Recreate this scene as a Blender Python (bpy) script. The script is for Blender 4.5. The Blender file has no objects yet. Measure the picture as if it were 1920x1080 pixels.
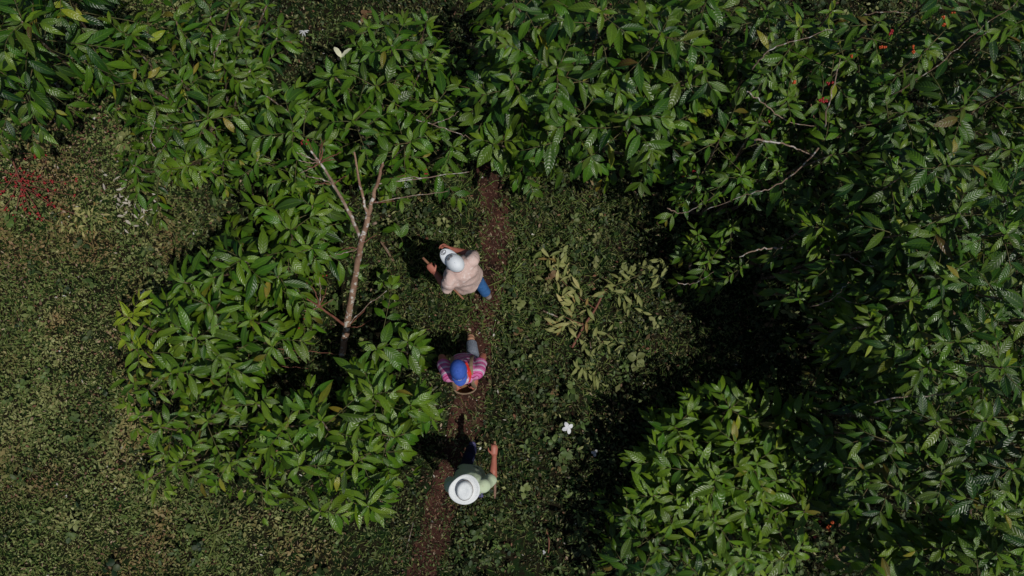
import bpy, math, random
import numpy as np
from mathutils import Vector, Matrix

SC = bpy.context.scene
COL = SC.collection
R = math.radians

# ------------------------------------------------------------------ camera
CAM_H = 10.0
TILT = R(5.1)
F = 1554.0                      # focal length in pixels of a 1920 px wide picture
cam_d = bpy.data.cameras.new("camera")
cam_d.sensor_width = 36.0
cam_d.lens = 36.0 * F / 1920.0
cam_d.clip_start = 0.1
cam_d.clip_end = 500.0
cam = bpy.data.objects.new("camera", cam_d)
COL.objects.link(cam)
cam.location = (0, 0, CAM_H)
cam.rotation_euler = (TILT, 0, 0)
SC.camera = cam

# ------------------------------------------------------------------ sky and sun
SUN_EL = R(64)
SUN_AZ = Vector((0.87, -0.50, 0)).normalized()     # towards the sun, seen in plan
world = bpy.data.worlds.new("World")
SC.world = world
world.use_nodes = True
wn = world.node_tree
bg = wn.nodes["Background"]
sky = wn.nodes.new("ShaderNodeTexSky")
sky.sky_type = 'NISHITA'
sky.sun_disc = False
sky.sun_elevation = SUN_EL
sky.sun_rotation = math.atan2(SUN_AZ.x, SUN_AZ.y)
wn.links.new(sky.outputs[0], bg.inputs[0])
bg.inputs[1].default_value = 0.075

sun_d = bpy.data.lights.new("sun", 'SUN')
sun_d.energy = 4.8
sun_d.angle = R(0.5)
sun_d.color = (1.0, 0.955, 0.88)
sun = bpy.data.objects.new("sun", sun_d)
COL.objects.link(sun)
to_sun = Vector((SUN_AZ.x * math.cos(SUN_EL), SUN_AZ.y * math.cos(SUN_EL), math.sin(SUN_EL)))
sun.rotation_euler = to_sun.to_track_quat('Z', 'Y').to_euler()
sun.location = to_sun * 30

SC.view_settings.view_transform = 'Standard'
SC.view_settings.look = 'None'
SC.view_settings.exposure = -0.90
SC.view_settings.gamma = 1.0
SC.cycles.max_bounces = 5
SC.cycles.diffuse_bounces = 2
SC.cycles.glossy_bounces = 2
SC.cycles.transmission_bounces = 3
SC.cycles.transparent_max_bounces = 4
SC.cycles.sample_clamp_indirect = 3.0

# ------------------------------------------------------------------ helpers
CT, ST = math.cos(TILT), math.sin(TILT)


def at(px, py, z=0.0):
    """world point at height z seen at pixel (px, py) of the 1920 x 1080 photograph"""
    a = (px - 960.0) / F
    b = -(py - 540.0) / F
    d = (a, b * CT + ST, b * ST - CT)
    s = (z - CAM_H) / d[2]
    return Vector((s * d[0], s * d[1], z))


def to_px(x, y, z=0.0):
    """inverse of at(), vectorised"""
    zz = z - CAM_H
    yy = y * CT + zz * ST
    cz = -y * ST + zz * CT
    return 960.0 + F * x / -cz, 540.0 - F * yy / -cz


def gz(x, y):
    """height of the ground"""
    return (0.030 * np.sin(1.1 * x + 0.6 * y + 0.4) + 0.022 * np.sin(-0.7 * x + 1.7 * y + 1.3)
            + 0.012 * np.sin(2.9 * x + 2.1 * y) + 0.010 * np.sin(3.7 * x - 3.1 * y + 2.0))


def vnoise(x, y, seed=0):
    """smooth value noise 0..1, vectorised"""
    xi = np.floor(x).astype(np.int64)
    yi = np.floor(y).astype(np.int64)
    xf, yf = x - xi, y - yi

    def h(a, b):
        n = (a * 374761393 + b * 668265263 + seed * 982451653) & 0x7fffffff
        n = ((n ^ (n >> 13)) * 1274126177) & 0x7fffffff
        return ((n ^ (n >> 16)) & 0xffff) / 65535.0
    u = xf * xf * (3 - 2 * xf)
    v = yf * yf * (3 - 2 * yf)
    return ((h(xi, yi) * (1 - u) + h(xi + 1, yi) * u) * (1 - v)
            + (h(xi, yi + 1) * (1 - u) + h(xi + 1, yi + 1) * u) * v)


def tag(o, label=None, cat=None, group=None, kind=None):
    if label: o["label"] = label
    if cat: o["category"] = cat
    if group: o["group"] = group
    if kind: o["kind"] = kind
    return o


def empty(name, loc, label, cat, group=None, rz=0.0):
    o = bpy.data.objects.new(name, None)
    o.empty_display_size = 0.2
    COL.objects.link(o)
    o.location = loc
    o.rotation_euler = (0, 0, rz)
    return tag(o, label, cat, group)


def link(name, me, mat, parent=None, local=False):
    """link a mesh as one object; world-space meshes are moved into the parent's frame"""
    o = bpy.data.objects.new(name, me)
    COL.objects.link(o)
    if mat is not None and len(me.materials) == 0:
        me.materials.append(mat)
    if parent is not None:
        o.parent = parent
        if not local:
            m = Matrix.Translation(parent.location) @ parent.rotation_euler.to_matrix().to_4x4()
            o.matrix_parent_inverse = m.inverted()
    return o


def np_mesh(name, co, quads=None, tris=None, smooth=True):
    me = bpy.data.meshes.new(name)
    nv = len(co)
    loops, starts = [], []
    pos = 0
    for arr, k in ((quads, 4), (tris, 3)):
        if arr is None or len(arr) == 0:
            continue
        arr = np.asarray(arr, dtype=np.int32).reshape(-1, k)
        loops.append(arr.ravel())
        starts.append(pos + np.arange(len(arr), dtype=np.int32) * k)
        pos += arr.size
    loops = np.concatenate(loops)
    starts = np.concatenate(starts)
    me.vertices.add(nv)
    me.vertices.foreach_set("co", np.asarray(co, dtype=np.float32).ravel())
    me.loops.add(len(loops))
    me.loops.foreach_set("vertex_index", loops)
    me.polygons.add(len(starts))
    me.polygons.foreach_set("loop_start", starts)
    me.update(calc_edges=True)
    if smooth:
        me.polygons.foreach_set("use_smooth", np.ones(len(starts), dtype=bool))
    me.validate()
    return me


def add_attr(me, name, typ, data):
    a = me.attributes.new(name, typ, 'POINT')
    key = "color" if typ == 'FLOAT_COLOR' else "vector"
    a.data.foreach_set(key, np.asarray(data, dtype=np.float32).ravel())


# ------------------------------------------------------------------ materials
def new_mat(name):
    m = bpy.data.materials.new(name)
    m.use_nodes = True
    nt = m.node_tree
    return m, nt, nt.nodes["Principled BSDF"], nt.nodes["Material Output"]


def N(nt, typ, **kw):
    n = nt.nodes.new(typ)
    for k, v in kw.items():
        setattr(n, k, v)
    return n


def math_n(nt, op, a, b=None, c=None):
    n = N(nt, "ShaderNodeMath", operation=op)
    for i, v in enumerate((a, b, c)):
        if v is None:
            continue
        if isinstance(v, (int, float)):
            n.inputs[i].default_value = v
        else:
            nt.links.new(v, n.inputs[i])
    return n.outputs[0]


def mix_c(nt, fac, a, b, blend='MIX'):
    n = N(nt, "ShaderNodeMix", data_type='RGBA', blend_type=blend)
    for i, v in ((0, fac), (6, a), (7, b)):
        if isinstance(v, (int, float)):
            n.inputs[i].default_value = v
        elif isinstance(v, tuple):
            n.inputs[i].default_value = v if len(v) == 4 else (*v, 1)
        else:
            nt.links.new(v, n.inputs[i])
    return n.outputs[2]


def maprange(nt, v, a, b, c=0.0, d=1.0):
    n = N(nt, "ShaderNodeMapRange")
    nt.links.new(v, n.inputs[0])
    for i, x in enumerate((a, b, c, d)):
        n.inputs[i + 1].default_value = x
    return n.outputs[0]


def leaf_mat(name, dark, mid, yellow, brown, rough=0.42, transl=0.22, veins=9.0, spec=0.5, bump=0.5):
    """leaf surface: tint attribute r = dark to mid, g = towards yellow, b = towards dry"""
    m, nt, p, out = new_mat(name)
    L = nt.links.new
    at_ = N(nt, "ShaderNodeAttribute", attribute_name="tint")
    lf = N(nt, "ShaderNodeAttribute", attribute_name="lf")
    s1 = N(nt, "ShaderNodeSeparateColor"); L(at_.outputs["Color"], s1.inputs[0])
    s2 = N(nt, "ShaderNodeSeparateXYZ"); L(lf.outputs["Vector"], s2.inputs[0])
    au = math_n(nt, 'ABSOLUTE', s2.outputs[0])
    c = mix_c(nt, s1.outputs[0], dark, mid)
    c = mix_c(nt, s1.outputs[1], c, yellow)
    c = mix_c(nt, s1.outputs[2], c, brown)
    geo = N(nt, "ShaderNodeNewGeometry")
    tc = N(nt, "ShaderNodeTexNoise"); tc.inputs["Scale"].default_value = 22; tc.inputs["Detail"].default_value = 3
    L(geo.outputs["Position"], tc.inputs["Vector"])
    c = mix_c(nt, maprange(nt, tc.outputs[0], 0.35, 0.7, 0.0, 0.30), c, (dark[0] * .7, dark[1] * .7, dark[2] * .7))
    if veins:
        rib = maprange(nt, au, 0.03, 0.10, 0.32, 0.0)
        c = mix_c(nt, rib, c, (min(1, mid[0] * 2.2 + .03), min(1, mid[1] * 1.7 + .03), min(1, mid[2] * 1.6 + .01)))
        ph = math_n(nt, 'SUBTRACT', math_n(nt, 'MULTIPLY', s2.outputs[1], veins), math_n(nt, 'MULTIPLY', au, 1.5))
        sn = math_n(nt, 'ABSOLUTE', math_n(nt, 'SINE', math_n(nt, 'MULTIPLY', ph, math.pi)))
        groove = maprange(nt, sn, 0.0, 0.35, 0.10, 0.0)
        c = mix_c(nt, groove, c, (mid[0] * 1.5, mid[1] * 1.4, mid[2] * 1.3))
        bp = N(nt, "ShaderNodeBump"); bp.inputs["Strength"].default_value = bump; bp.inputs["Distance"].default_value = 0.006
        L(sn, bp.inputs["Height"])
        L(bp.outputs[0], p.inputs["Normal"])
    # pale underside
    c2 = mix_c(nt, math_n(nt, 'MULTIPLY', geo.outputs["Backfacing"], 0.35), c, (mid[0] * 1.4 + .012, mid[1] * 1.2 + .012, mid[2] * 1.5 + .010))
    L(c2, p.inputs["Base Color"])
    L(maprange(nt, tc.outputs[0], 0.3, 0.75, rough - 0.08, rough + 0.14), p.inputs["Roughness"])
    p.inputs["Specular IOR Level"].default_value = spec
    if transl:
        tr = N(nt, "ShaderNodeBsdfTranslucent")
        L(mix_c(nt, 0.5, c2, yellow), tr.inputs["Color"])
        mx = N(nt, "ShaderNodeMixShader"); mx.inputs[0].default_value = transl
        L(p.outputs[0], mx.inputs[1]); L(tr.outputs[0], mx.inputs[2]); L(mx.outputs[0], out.inputs["Surface"])
    return m


def noise_mat(name, c1, c2, scale=8.0, rough=0.8, c3=None, scale3=30.0, lo3=0.6, hi3=0.68, bump=0.0, bscale=None, detail=4, spec=0.3, stretch=None, obj=True):
    m, nt, p, out = new_mat(name)
    L = nt.links.new
    tcd = N(nt, "ShaderNodeTexCoord")
    vec = tcd.outputs["Object"]
    if stretch:
        mp = N(nt, "ShaderNodeMapping"); mp.inputs["Scale"].default_value = stretch
        L(vec, mp.inputs[0]); vec = mp.outputs[0]
    n1 = N(nt, "ShaderNodeTexNoise"); n1.inputs["Scale"].default_value = scale; n1.inputs["Detail"].default_value = detail
    L(vec, n1.inputs["Vector"])
    c = mix_c(nt, maprange(nt, n1.outputs[0], 0.3, 0.7), c1, c2)
    if c3:
        n2 = N(nt, "ShaderNodeTexNoise"); n2.inputs["Scale"].default_value = scale3; n2.inputs["Detail"].default_value = 3
        L(vec, n2.inputs["Vector"])
        c = mix_c(nt, maprange(nt, n2.outputs[0], lo3, hi3), c, c3)
    L(c, p.inputs["Base Color"])
    p.inputs["Roughness"].default_value = rough
    p.inputs["Specular IOR Level"].default_value = spec
    if bump:
        n3 = N(nt, "ShaderNodeTexNoise"); n3.inputs["Scale"].default_value = bscale or scale * 3; n3.inputs["Detail"].default_value = 5
        L(vec, n3.inputs["Vector"])
        bp = N(nt, "ShaderNodeBump"); bp.inputs["Strength"].default_value = bump; bp.inputs["Distance"].default_value = 0.02
        L(n3.outputs[0], bp.inputs["Height"]); L(bp.outputs[0], p.inputs["Normal"])
    return m


M = {}
M['leaf'] = leaf_mat("coffee_leaf", (0.006, 0.036, 0.005), (0.064, 0.178, 0.007), (0.27, 0.36, 0.018), (0.26, 0.10, 0.025), rough=0.36, transl=0.13, spec=0.50, bump=0.42)
M['weed'] = leaf_mat("weed_leaf", (0.006, 0.026, 0.006), (0.118, 0.200, 0.040), (0.38, 0.39, 0.15), (0.34, 0.16, 0.085), rough=0.55, transl=0.15, veins=0, spec=0.35)
M['grass'] = leaf_mat("grass_blade", (0.018, 0.055, 0.009), (0.135, 0.235, 0.036), (0.30, 0.32, 0.09), (0.36, 0.26, 0.13), rough=0.55, transl=0.2, veins=0, spec=0.3)
M['yellow_leaf'] = leaf_mat("wilted_leaf", (0.10, 0.17, 0.030), (0.30, 0.34, 0.10), (0.56, 0.50, 0.20), (0.34, 0.15, 0.04), rough=0.5, transl=0.2)
M['litter'] = leaf_mat("dry_leaf", (0.050, 0.017, 0.011), (0.22, 0.095, 0.055), (0.46, 0.37, 0.25), (0.70, 0.70, 0.64), rough=0.7, transl=0.05, veins=0, spec=0.2)
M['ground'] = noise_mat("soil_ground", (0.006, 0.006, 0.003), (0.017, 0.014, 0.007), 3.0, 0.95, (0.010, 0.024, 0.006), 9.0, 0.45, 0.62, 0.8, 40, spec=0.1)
M['trail'] = noise_mat("trail_soil", (0.010, 0.007, 0.005), (0.080, 0.033, 0.025), 4.0, 0.95, (0.13, 0.066, 0.046), 34.0, 0.58, 0.70, 0.9, 60, spec=0.1)
M['bark'] = noise_mat("twig_bark", (0.10, 0.060, 0.035), (0.22, 0.15, 0.10), 14.0, 0.8, (0.42, 0.40, 0.34), 25.0, 0.58, 0.66, 0.5, 60)
M['greentwig'] = noise_mat("green_twig", (0.05, 0.06, 0.018), (0.11, 0.10, 0.035), 14.0, 0.6, (0.16, 0.11, 0.05), 20.0, 0.55, 0.65)
M['palebark'] = noise_mat("pale_bark", (0.18, 0.115, 0.08), (0.34, 0.25, 0.19), 11.0, 0.8, (0.52, 0.50, 0.46), 17.0, 0.54, 0.62, 0.5, 60)
M['trunkbark'] = noise_mat("lichen_bark", (0.19, 0.100, 0.065), (0.36, 0.23, 0.155), 9.0, 0.8, (0.60, 0.57, 0.52), 16.0, 0.56, 0.62, 0.6, 50)
M['redtwig'] = noise_mat("red_twig", (0.13, 0.045, 0.030), (0.24, 0.10, 0.065), 14.0, 0.7)
M['berry'] = noise_mat("ripe_berry", (0.22, 0.008, 0.013), (0.36, 0.022, 0.024), 60.0, 0.3, spec=0.5)
M['berry_orange'] = noise_mat("orange_berry", (0.42, 0.045, 0.012), (0.55, 0.11, 0.015), 60.0, 0.35, spec=0.5)
M['bright_petal'] = noise_mat("bright_petal", (0.62, 0.64, 0.68), (0.76, 0.77, 0.79), 30.0, 0.6)
M['cream_leaf'] = noise_mat("cream_leaf", (0.58, 0.58, 0.38), (0.72, 0.72, 0.52), 30.0, 0.5)
M['white_petal'] = noise_mat("white_petal", (0.36, 0.38, 0.40), (0.50, 0.51, 0.51), 30.0, 0.6)

# ------------------------------------------------------------------ leaves as arrays
class Leaves:
    def __init__(self):
        self.rows = []          # (pos, dir, nrm, L, W, droop, fold, wave, phase, tint)

    def add(self, pos, d, n, L, W, droop=0.25, fold=0.25, wave=0.02, ph=0.0, tint=(0.5, 0, 0)):
        self.rows.append((*pos, *d, *n, L, W, droop, fold, wave, ph, *tint))

    def arrays(self):
        return np.array(self.rows, dtype=np.float64)


def leaf_mesh(name, A, nt=8, nu=5, shape=(0.80, 1.10), petiole=0.06):
    """A: rows of Leaves; one mesh of curved, folded, wavy leaf blades"""
    n = len(A)
    P, D, Nn = A[:, 0:3], A[:, 3:6], A[:, 6:9]
    D = D / np.linalg.norm(D, axis=1, keepdims=True)
    S = np.cross(D, Nn); S /= np.maximum(np.linalg.norm(S, axis=1, keepdims=True), 1e-6)
    Nn = np.cross(S, D)
    Lg, W, dr, fo, wa, ph = (A[:, i] for i in range(9, 15))
    tint = A[:, 15:18]
    t = np.linspace(0, 1, nt)
    u = np.linspace(-1, 1, nu)
    a, b = shape
    tt = np.clip((t - petiole) / (1 - petiole), 0, 1)
    prof = tt ** a * (1 - tt) ** b
    prof = prof / prof.max()
    prof = np.maximum(prof, 0.035)
    prof[-1] = 0.01
    T, U = np.meshgrid(t, u, indexing='ij')
    PR = np.repeat(prof[:, None], nu, 1)
    T, U, PR = T.ravel()[None], U.ravel()[None], PR.ravel()[None]
    w = 0.5 * W[:, None] * PR
    along = Lg[:, None] * (T - 0.35 * np.abs(dr)[:, None] * T ** 2.4)
    side = U * w
    aU = np.abs(U)
    up = (-dr[:, None] * Lg[:, None] * T ** 2 + w * (fo[:, None] * aU - 0.55 * fo[:, None] * U * U)
          + wa[:, None] * Lg[:, None] * aU * np.sin(T * 17.0 + ph[:, None] + U * 1.3))
    co = (P[:, None, :] + D[:, None, :] * along[:, :, None] + S[:, None, :] * side[:, :, None] + Nn[:, None, :] * up[:, :, None])
    k = nt * nu
    q = []
    for i in range(nt - 1):
        for j in range(nu - 1):
            q.append((i * nu + j, (i + 1) * nu + j, (i + 1) * nu + j + 1, i * nu + j + 1))
    q = np.array(q, dtype=np.int32)
    quads = (q[None] + (np.arange(n, dtype=np.int32) * k)[:, None, None]).reshape(-1, 4)
    quads = quads[:, ::-1]
    me = np_mesh(name, co.reshape(-1, 3), quads)
    lf = np.zeros((n, k, 3)); lf[:, :, 0] = U; lf[:, :, 1] = T; lf[:, :, 2] = (ph / 6.3)[:, None]
    add_attr(me, "lf", 'FLOAT_VECTOR', lf)
    tc = np.ones((n, k, 4)); tc[:, :, :3] = tint[:, None, :]
    add_attr(me, "tint", 'FLOAT_COLOR', tc)
    return me


class Tubes:
    """tapered tubes gathered into one mesh"""
    def __init__(self):
        self.v, self.q = [], []
        self.n = 0

    def add(self, pts, rad, segs=6):
        pts = [Vector(p) for p in pts]
        k = len(pts)
        rings = []
        ref = None
        for i in range(k):
            d = (pts[min(i + 1, k - 1)] - pts[max(i - 1, 0)])
            if d.length < 1e-7: d = Vector((0, 0, 1))
            d.normalize()
            if ref is None:
                ref = d.orthogonal().normalized()
            ref = (ref - d * ref.dot(d))
            if ref.length < 1e-5: ref = d.orthogonal()
            ref.normalize()
            s = d.cross(ref)
            r = rad[i] if isinstance(rad, (list, tuple)) else rad
            rings.append([pts[i] + (ref * math.cos(a) + s * math.sin(a)) * r for a in [2 * math.pi * j / segs for j in range(segs)]])
        base = self.n
        for r_ in rings:
            self.v += [tuple(p) for p in r_]
        for i in range(k - 1):
            for j in range(segs):
                a = base + i * segs + j
                b = base + i * segs + (j + 1) % segs
                self.q.append((a, b, b + segs, a + segs))
        self.v.append(tuple(pts[0])); self.v.append(tuple(pts[-1]))
        c0, c1 = base + k * segs, base + k * segs + 1
        for j in range(segs):
            self.q.append((base + (j + 1) % segs, base + j, c0, c0))
            e = base + (k - 1) * segs
            self.q.append((e + j, e + (j + 1) % segs, c1, c1))
        self.n = len(self.v)

    def mesh(self, name):
        quads = [f for f in self.q if f[2] != f[3]]
        tris = [f[:3] for f in self.q if f[2] == f[3]]
        return np_mesh(name, np.array(self.v), quads, tris)


def spheres_mesh(name, pts, rad, rng, nu=8, nv=6):
    vs, qs, ts = [], [], []
    for p in pts:
        r = rad * rng.uniform(0.8, 1.2)
        b = len(vs)
        vs.append((p[0], p[1], p[2] + r))
        for i in range(1, nv):
            th = math.pi * i / nv
            for j in range(nu):
                ph = 2 * math.pi * j / nu
                vs.append((p[0] + r * math.sin(th) * math.cos(ph), p[1] + r * math.sin(th) * math.sin(ph), p[2] + r * 1.1 * math.cos(th)))
        vs.append((p[0], p[1], p[2] - r))
        for j in range(nu):
            ts.append((b, b + 1 + j, b + 1 + (j + 1) % nu))
            for i in range(nv - 2):
                a = b + 1 + i * nu
                qs.append((a + j, a + nu + j, a + nu + (j + 1) % nu, a + (j + 1) % nu))
            e = b + 1 + (nv - 2) * nu
            ts.append((e + j, len(vs) - 1, e + (j + 1) % nu))
    return np_mesh(name, np.array(vs), qs, ts)


def smooth_path(pts, per=5):
    """Catmull-Rom through the points"""
    P = [Vector(p) for p in pts]
    if len(P) < 3:
        return [P[0].lerp(P[-1], i / per) for i in range(per + 1)]
    out = []
    Q = [P[0] * 2 - P[1]] + P + [P[-1] * 2 - P[-2]]
    for i in range(1, len(Q) - 2):
        for k in range(per):
            t = k / per
            a, b, c, d = Q[i - 1], Q[i], Q[i + 1], Q[i + 2]
            out.append(0.5 * ((2 * b) + (c - a) * t + (2 * a - 5 * b + 4 * c - d) * t * t + (3 * b - a - 3 * c + d) * t ** 3))
    out.append(P[-1])
    return out


# ------------------------------------------------------------------ ground
def axis(lo, hi, n, far):
    core = np.linspace(lo, hi, n)
    return np.concatenate([[-far, -far / 3, lo * 2], core, [hi * 2, far / 3, far]])


gx, gy = axis(-13, 13, 261, 160), axis(-10, 10, 201, 160)
X, Y = np.meshgrid(gx, gy, indexing='ij')
Z = gz(X, Y)
co = np.stack([X, Y, Z], -1).reshape(-1, 3)
ny = len(gy)
ii, jj = np.meshgrid(np.arange(len(gx) - 1), np.arange(ny - 1), indexing='ij')
a = (ii * ny + jj).ravel()
gq = np.stack([a, a + ny, a + ny + 1, a + 1], -1)
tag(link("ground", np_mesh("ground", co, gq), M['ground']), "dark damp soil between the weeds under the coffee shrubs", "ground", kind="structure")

TRAIL_PX = [(912, 285), (918, 315), (922, 345), (930, 440), (912, 540), (897, 630), (884, 730), (868, 820), (842, 900), (820, 985), (792, 1080), (770, 1180)]
trail_pts = smooth_path([at(x, y, 0.0) for x, y in TRAIL_PX], 14)
trail_np = np.array([(p.x, p.y) for p in trail_pts])


def trail_dist(x, y):
    d = np.full(x.shape, 1e9)
    for p in trail_np[::2]:
        d = np.minimum(d, (x - p[0]) ** 2 + (y - p[1]) ** 2)
    return np.sqrt(d)


def build_trail():
    vs, q = [], []
    k = 9
    for i, p in enumerate(trail_pts):
        d = (trail_pts[min(i + 1, len(trail_pts) - 1)] - trail_pts[max(i - 1, 0)]).normalized()
        s = Vector((-d.y, d.x, 0))
        wl = 0.17 + 0.14 * (vnoise(np.array([i * 0.33]), np.array([0.5]), 3)[0] - .4)
        wr = 0.17 + 0.14 * (vnoise(np.array([i * 0.33]), np.array([7.5]), 4)[0] - .4)
        for j in range(k):
            f = -wl + (wl + wr) * j / (k - 1)
            x, y = p.x + s.x * f, p.y + s.y * f
            vs.append((x, y, float(gz(np.array(x), np.array(y))) + 0.008))
        if i:
            for j in range(k - 1):
                b = (i - 1) * k + j
                q.append((b, b + 1, b + k + 1, b + k))
    return np_mesh("trail", np.array(vs), q)


tag(link("path", build_trail(), M['trail']), "narrow reddish brown dirt footpath worn through the weeds", "path", kind="structure")

rng_np = np.random.default_rng(11)


def scatter(n, dens, seed):
    """n random ground points kept with probability dens(px, py, x, y)"""
    r = np.random.default_rng(seed)
    x = r.uniform(-8.2, 8.2, n); y = r.uniform(-5.2, 6.4, n)
    px, py = to_px(x, y, 0.0)
    keep = r.uniform(0, 1, n) < dens(px, py, x, y)
    return x[keep], y[keep], px[keep], py[keep], r


def sstep(a, b, v):
    t = np.clip((v - a) / (b - a), 0, 1)
    return t * t * (3 - 2 * t)


def left_side(px, py):
    """1 on the open pale strip of cut weeds at the left, 0 in the lush middle"""
    return np.maximum(1 - sstep(230, 430, px - 0.12 * (py - 700)), 1 - sstep(930, 1010, 1900 - py + 0 * px) * 1.0) * (px < 900) * sstep(200, 420, 1300 - px)


def ground_cover():
    # small weeds
    def dens(px, py, x, y):
        t = trail_dist(x, y) + 0.30 * (vnoise(x * 4, y * 4, 8) - .5) + 0.16 * (vnoise(x * 14, y * 14, 18) - .5)
        patch = vnoise(x * 1.8, y * 1.8, 5)
        bare = sstep(.30, .52, vnoise(x * 1.3 + 9, y * 1.3, 61) * .6 + .4 * vnoise(x * 4.1, y * 4.1, 62))
        bare = np.maximum(bare, 1 - sstep(330, 520, px))
        lf_ = 1 - sstep(300, 520, px)
        red = np.exp(-((px - 120) / 110) ** 2 - ((py - 225) / 75) ** 2)
        return (1 - .28 * (1 - lf_)) * (1 - .8 * red) * (np.maximum(sstep(0.05, 0.27, t), .8 * sstep(770, 950, py) * sstep(.12, .45, vnoise(x * 5 + 3, y * 5, 95))) * (0.55 + 0.5 * np.maximum(patch, lf_))) * (.35 + .65 * bare) + 0.07 + .55 * sstep(.48, .68, vnoise(x * 6, y * 6, 91))
    x, y, px, py, r = scatter(360000, dens, 1)
    n = len(x)
    left = np.clip(1 - sstep(250, 480, px + 60 * (vnoise(x * 2, y * 2, 9) - .5)), 0, 1)
    left = np.maximum(left, sstep(900, 1000, py) * (1 - sstep(560, 760, px)) * .8)
    big = (r.uniform(0, 1, n) < 0.09)
    clump = vnoise(x * 7.5, y * 7.5, 75) * .6 + .4 * vnoise(x * 3.1, y * 3.1, 76)
    L = r.uniform(0.016, 0.050, n) * np.where(big, 1.7, 1.0) * (.65 + .8 * vnoise(x * 2.3, y * 2.3, 77))
    W = L * r.uniform(0.20, 0.62, n)
    az = r.uniform(0, 2 * np.pi, n); el = r.uniform(-0.4, 0.95, n)
    D = np.stack([np.cos(az) * np.cos(el), np.sin(az) * np.cos(el), np.sin(el)], -1)
    Nn = np.stack([r.normal(0, .65, n), r.normal(0, .65, n), np.ones(n)], -1)
    hgt = r.uniform(0.0, 1.0, n) ** 1.3 * (0.02 + (.17 - .09 * left) * sstep(.35, .75, clump))
    P = np.stack([x, y, gz(x, y) + 0.008 + hgt], -1)
    v = vnoise(x * 3, y * 3, 21)
    t0 = np.clip(r.normal(0.16, 0.26, n) + 0.95 * left + 0.4 * (v - .5) - 0.15 * sstep(1000, 1300, px) - .09 + .30 * np.exp(-((px - 960) / 220) ** 2 - ((py - 480) / 230) ** 2), 0, 1)  # darker towards the right: shade of the tall trees painted into the tint
    t1 = np.clip(r.normal(0.05, 0.13, n) + left * .04 + 0.50 * left * sstep(.25, .8, vnoise(x * 1.4, y * 1.4, 73)) * (.3 + 1.1 * sstep(.3, .7, vnoise(x * 5, y * 5, 74))), 0, 1)
    t2 = np.clip(r.normal(0.0, 0.14, n) + 0.50 * left * sstep(.45, .85, vnoise(x * 2.2, y * 2.2, 72)), 0, 0.9)
    pale = r.uniform(0, 1, n) < 0.03 + 0.07 * left
    t1 = np.where(pale, 0.9, t1)
    lump = vnoise(x * 6, y * 6, 71) * .5 + .5 * vnoise(x * 2.4, y * 2.4, 78)
    t0 = np.clip(t0 + .95 * (lump - .5), 0, 1)
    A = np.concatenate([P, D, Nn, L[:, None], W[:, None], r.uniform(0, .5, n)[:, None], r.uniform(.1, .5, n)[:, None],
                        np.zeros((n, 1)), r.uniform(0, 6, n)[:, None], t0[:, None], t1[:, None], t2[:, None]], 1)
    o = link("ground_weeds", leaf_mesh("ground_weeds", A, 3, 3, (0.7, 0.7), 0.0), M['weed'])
    tag(o, "low clover like weeds covering the ground around the footpath", "weeds", kind="stuff")

    # knee high leafy undergrowth in loose clumps
    def ud(px, py, x, y):
        t = trail_dist(x, y)
        mid = sstep(560, 760, px) * (1 - .3 * sstep(1300, 1500, px))
        return sstep(.22, .5, t) * (.10 + .55 * mid * sstep(.35, .7, vnoise(x * 1.6, y * 1.6, 81)))
    x, y, px, py, r = scatter(9000, ud, 8)
    m = len(x)
    k = 7
    n = m * k
    ci = np.repeat(np.arange(m), k)
    big = np.repeat(r.uniform(.6, 1.5, m), k)
    L = r.uniform(0.035, 0.075, n) * big; W = L * np.repeat(r.uniform(.3, .8, m), k)
    az = np.repeat(r.uniform(0, 6.28, m), k) + np.tile(np.arange(k) * 2.4, m) + r.normal(0, .2, n); el = r.uniform(-.2, .7, n)
    D = np.stack([np.cos(az) * np.cos(el), np.sin(az) * np.cos(el), np.sin(el)], -1)
    Nn = np.stack([r.normal(0, .35, n), r.normal(0, .35, n), np.ones(n)], -1)
    off = r.normal(0, .025, (n, 2))
    gx_, gy_ = x[ci] + off[:, 0], y[ci] + off[:, 1]
    P = np.stack([gx_, gy_, gz(gx_, gy_) + np.repeat(r.uniform(.03, .22, m), k) + r.uniform(-.03, .03, n)], -1)
    t0 = np.clip(np.repeat(r.normal(.30, .28, m), k) + r.normal(0, .12, n), 0, 1)
    t1 = np.clip(np.repeat(np.where(r.uniform(0, 1, m) < .10, .6, .06), k) + r.normal(0, .08, n), 0, 1)
    t2 = np.clip(np.repeat(np.where(r.uniform(0, 1, m) < .05, .5, 0), k), 0, 1)
    A = np.concatenate([P, D, Nn, L[:, None], W[:, None], r.uniform(0, .6, n)[:, None], r.uniform(.1, .7, n)[:, None],
                        r.uniform(0, .015, n)[:, None], r.uniform(0, 6, n)[:, None], t0[:, None], t1[:, None], t2[:, None]], 1)
    o = link("undergrowth", leaf_mesh("undergrowth", A, 5, 3, (0.6, 0.8), 0.0), M['weed'])
    tag(o, "loose clumps of broader leaved undergrowth among the low weeds", "undergrowth", kind="stuff")

    # grass
    def gd(px, py, x, y):
        t = trail_dist(x, y) + 0.14 * (vnoise(x * 5, y * 5, 8) - .5)
        near = np.exp(-((px - 960) / 210) ** 2 - ((py - 450) / 230) ** 2)
        tuft = sstep(.45, .8, vnoise(x * 2.2, y * 2.2, 31))
        return sstep(0.03, 0.20, t) * np.clip(0.16 + 0.85 * near + 0.45 * tuft + .35 * (1 - sstep(300, 520, px)), 0, 1) + 0.04
    x, y, px, py, r = scatter(150000, gd, 2)
    n = len(x)
    near = np.exp(-((px - 960) / 240) ** 2 - ((py - 450) / 250) ** 2)
    L = r.uniform(0.05, 0.13, n) * (1 + .35 * near); W = r.uniform(0.005, 0.011, n)
    az = r.uniform(0, 2 * np.pi, n); el = r.uniform(0.15, 1.2, n)
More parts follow.
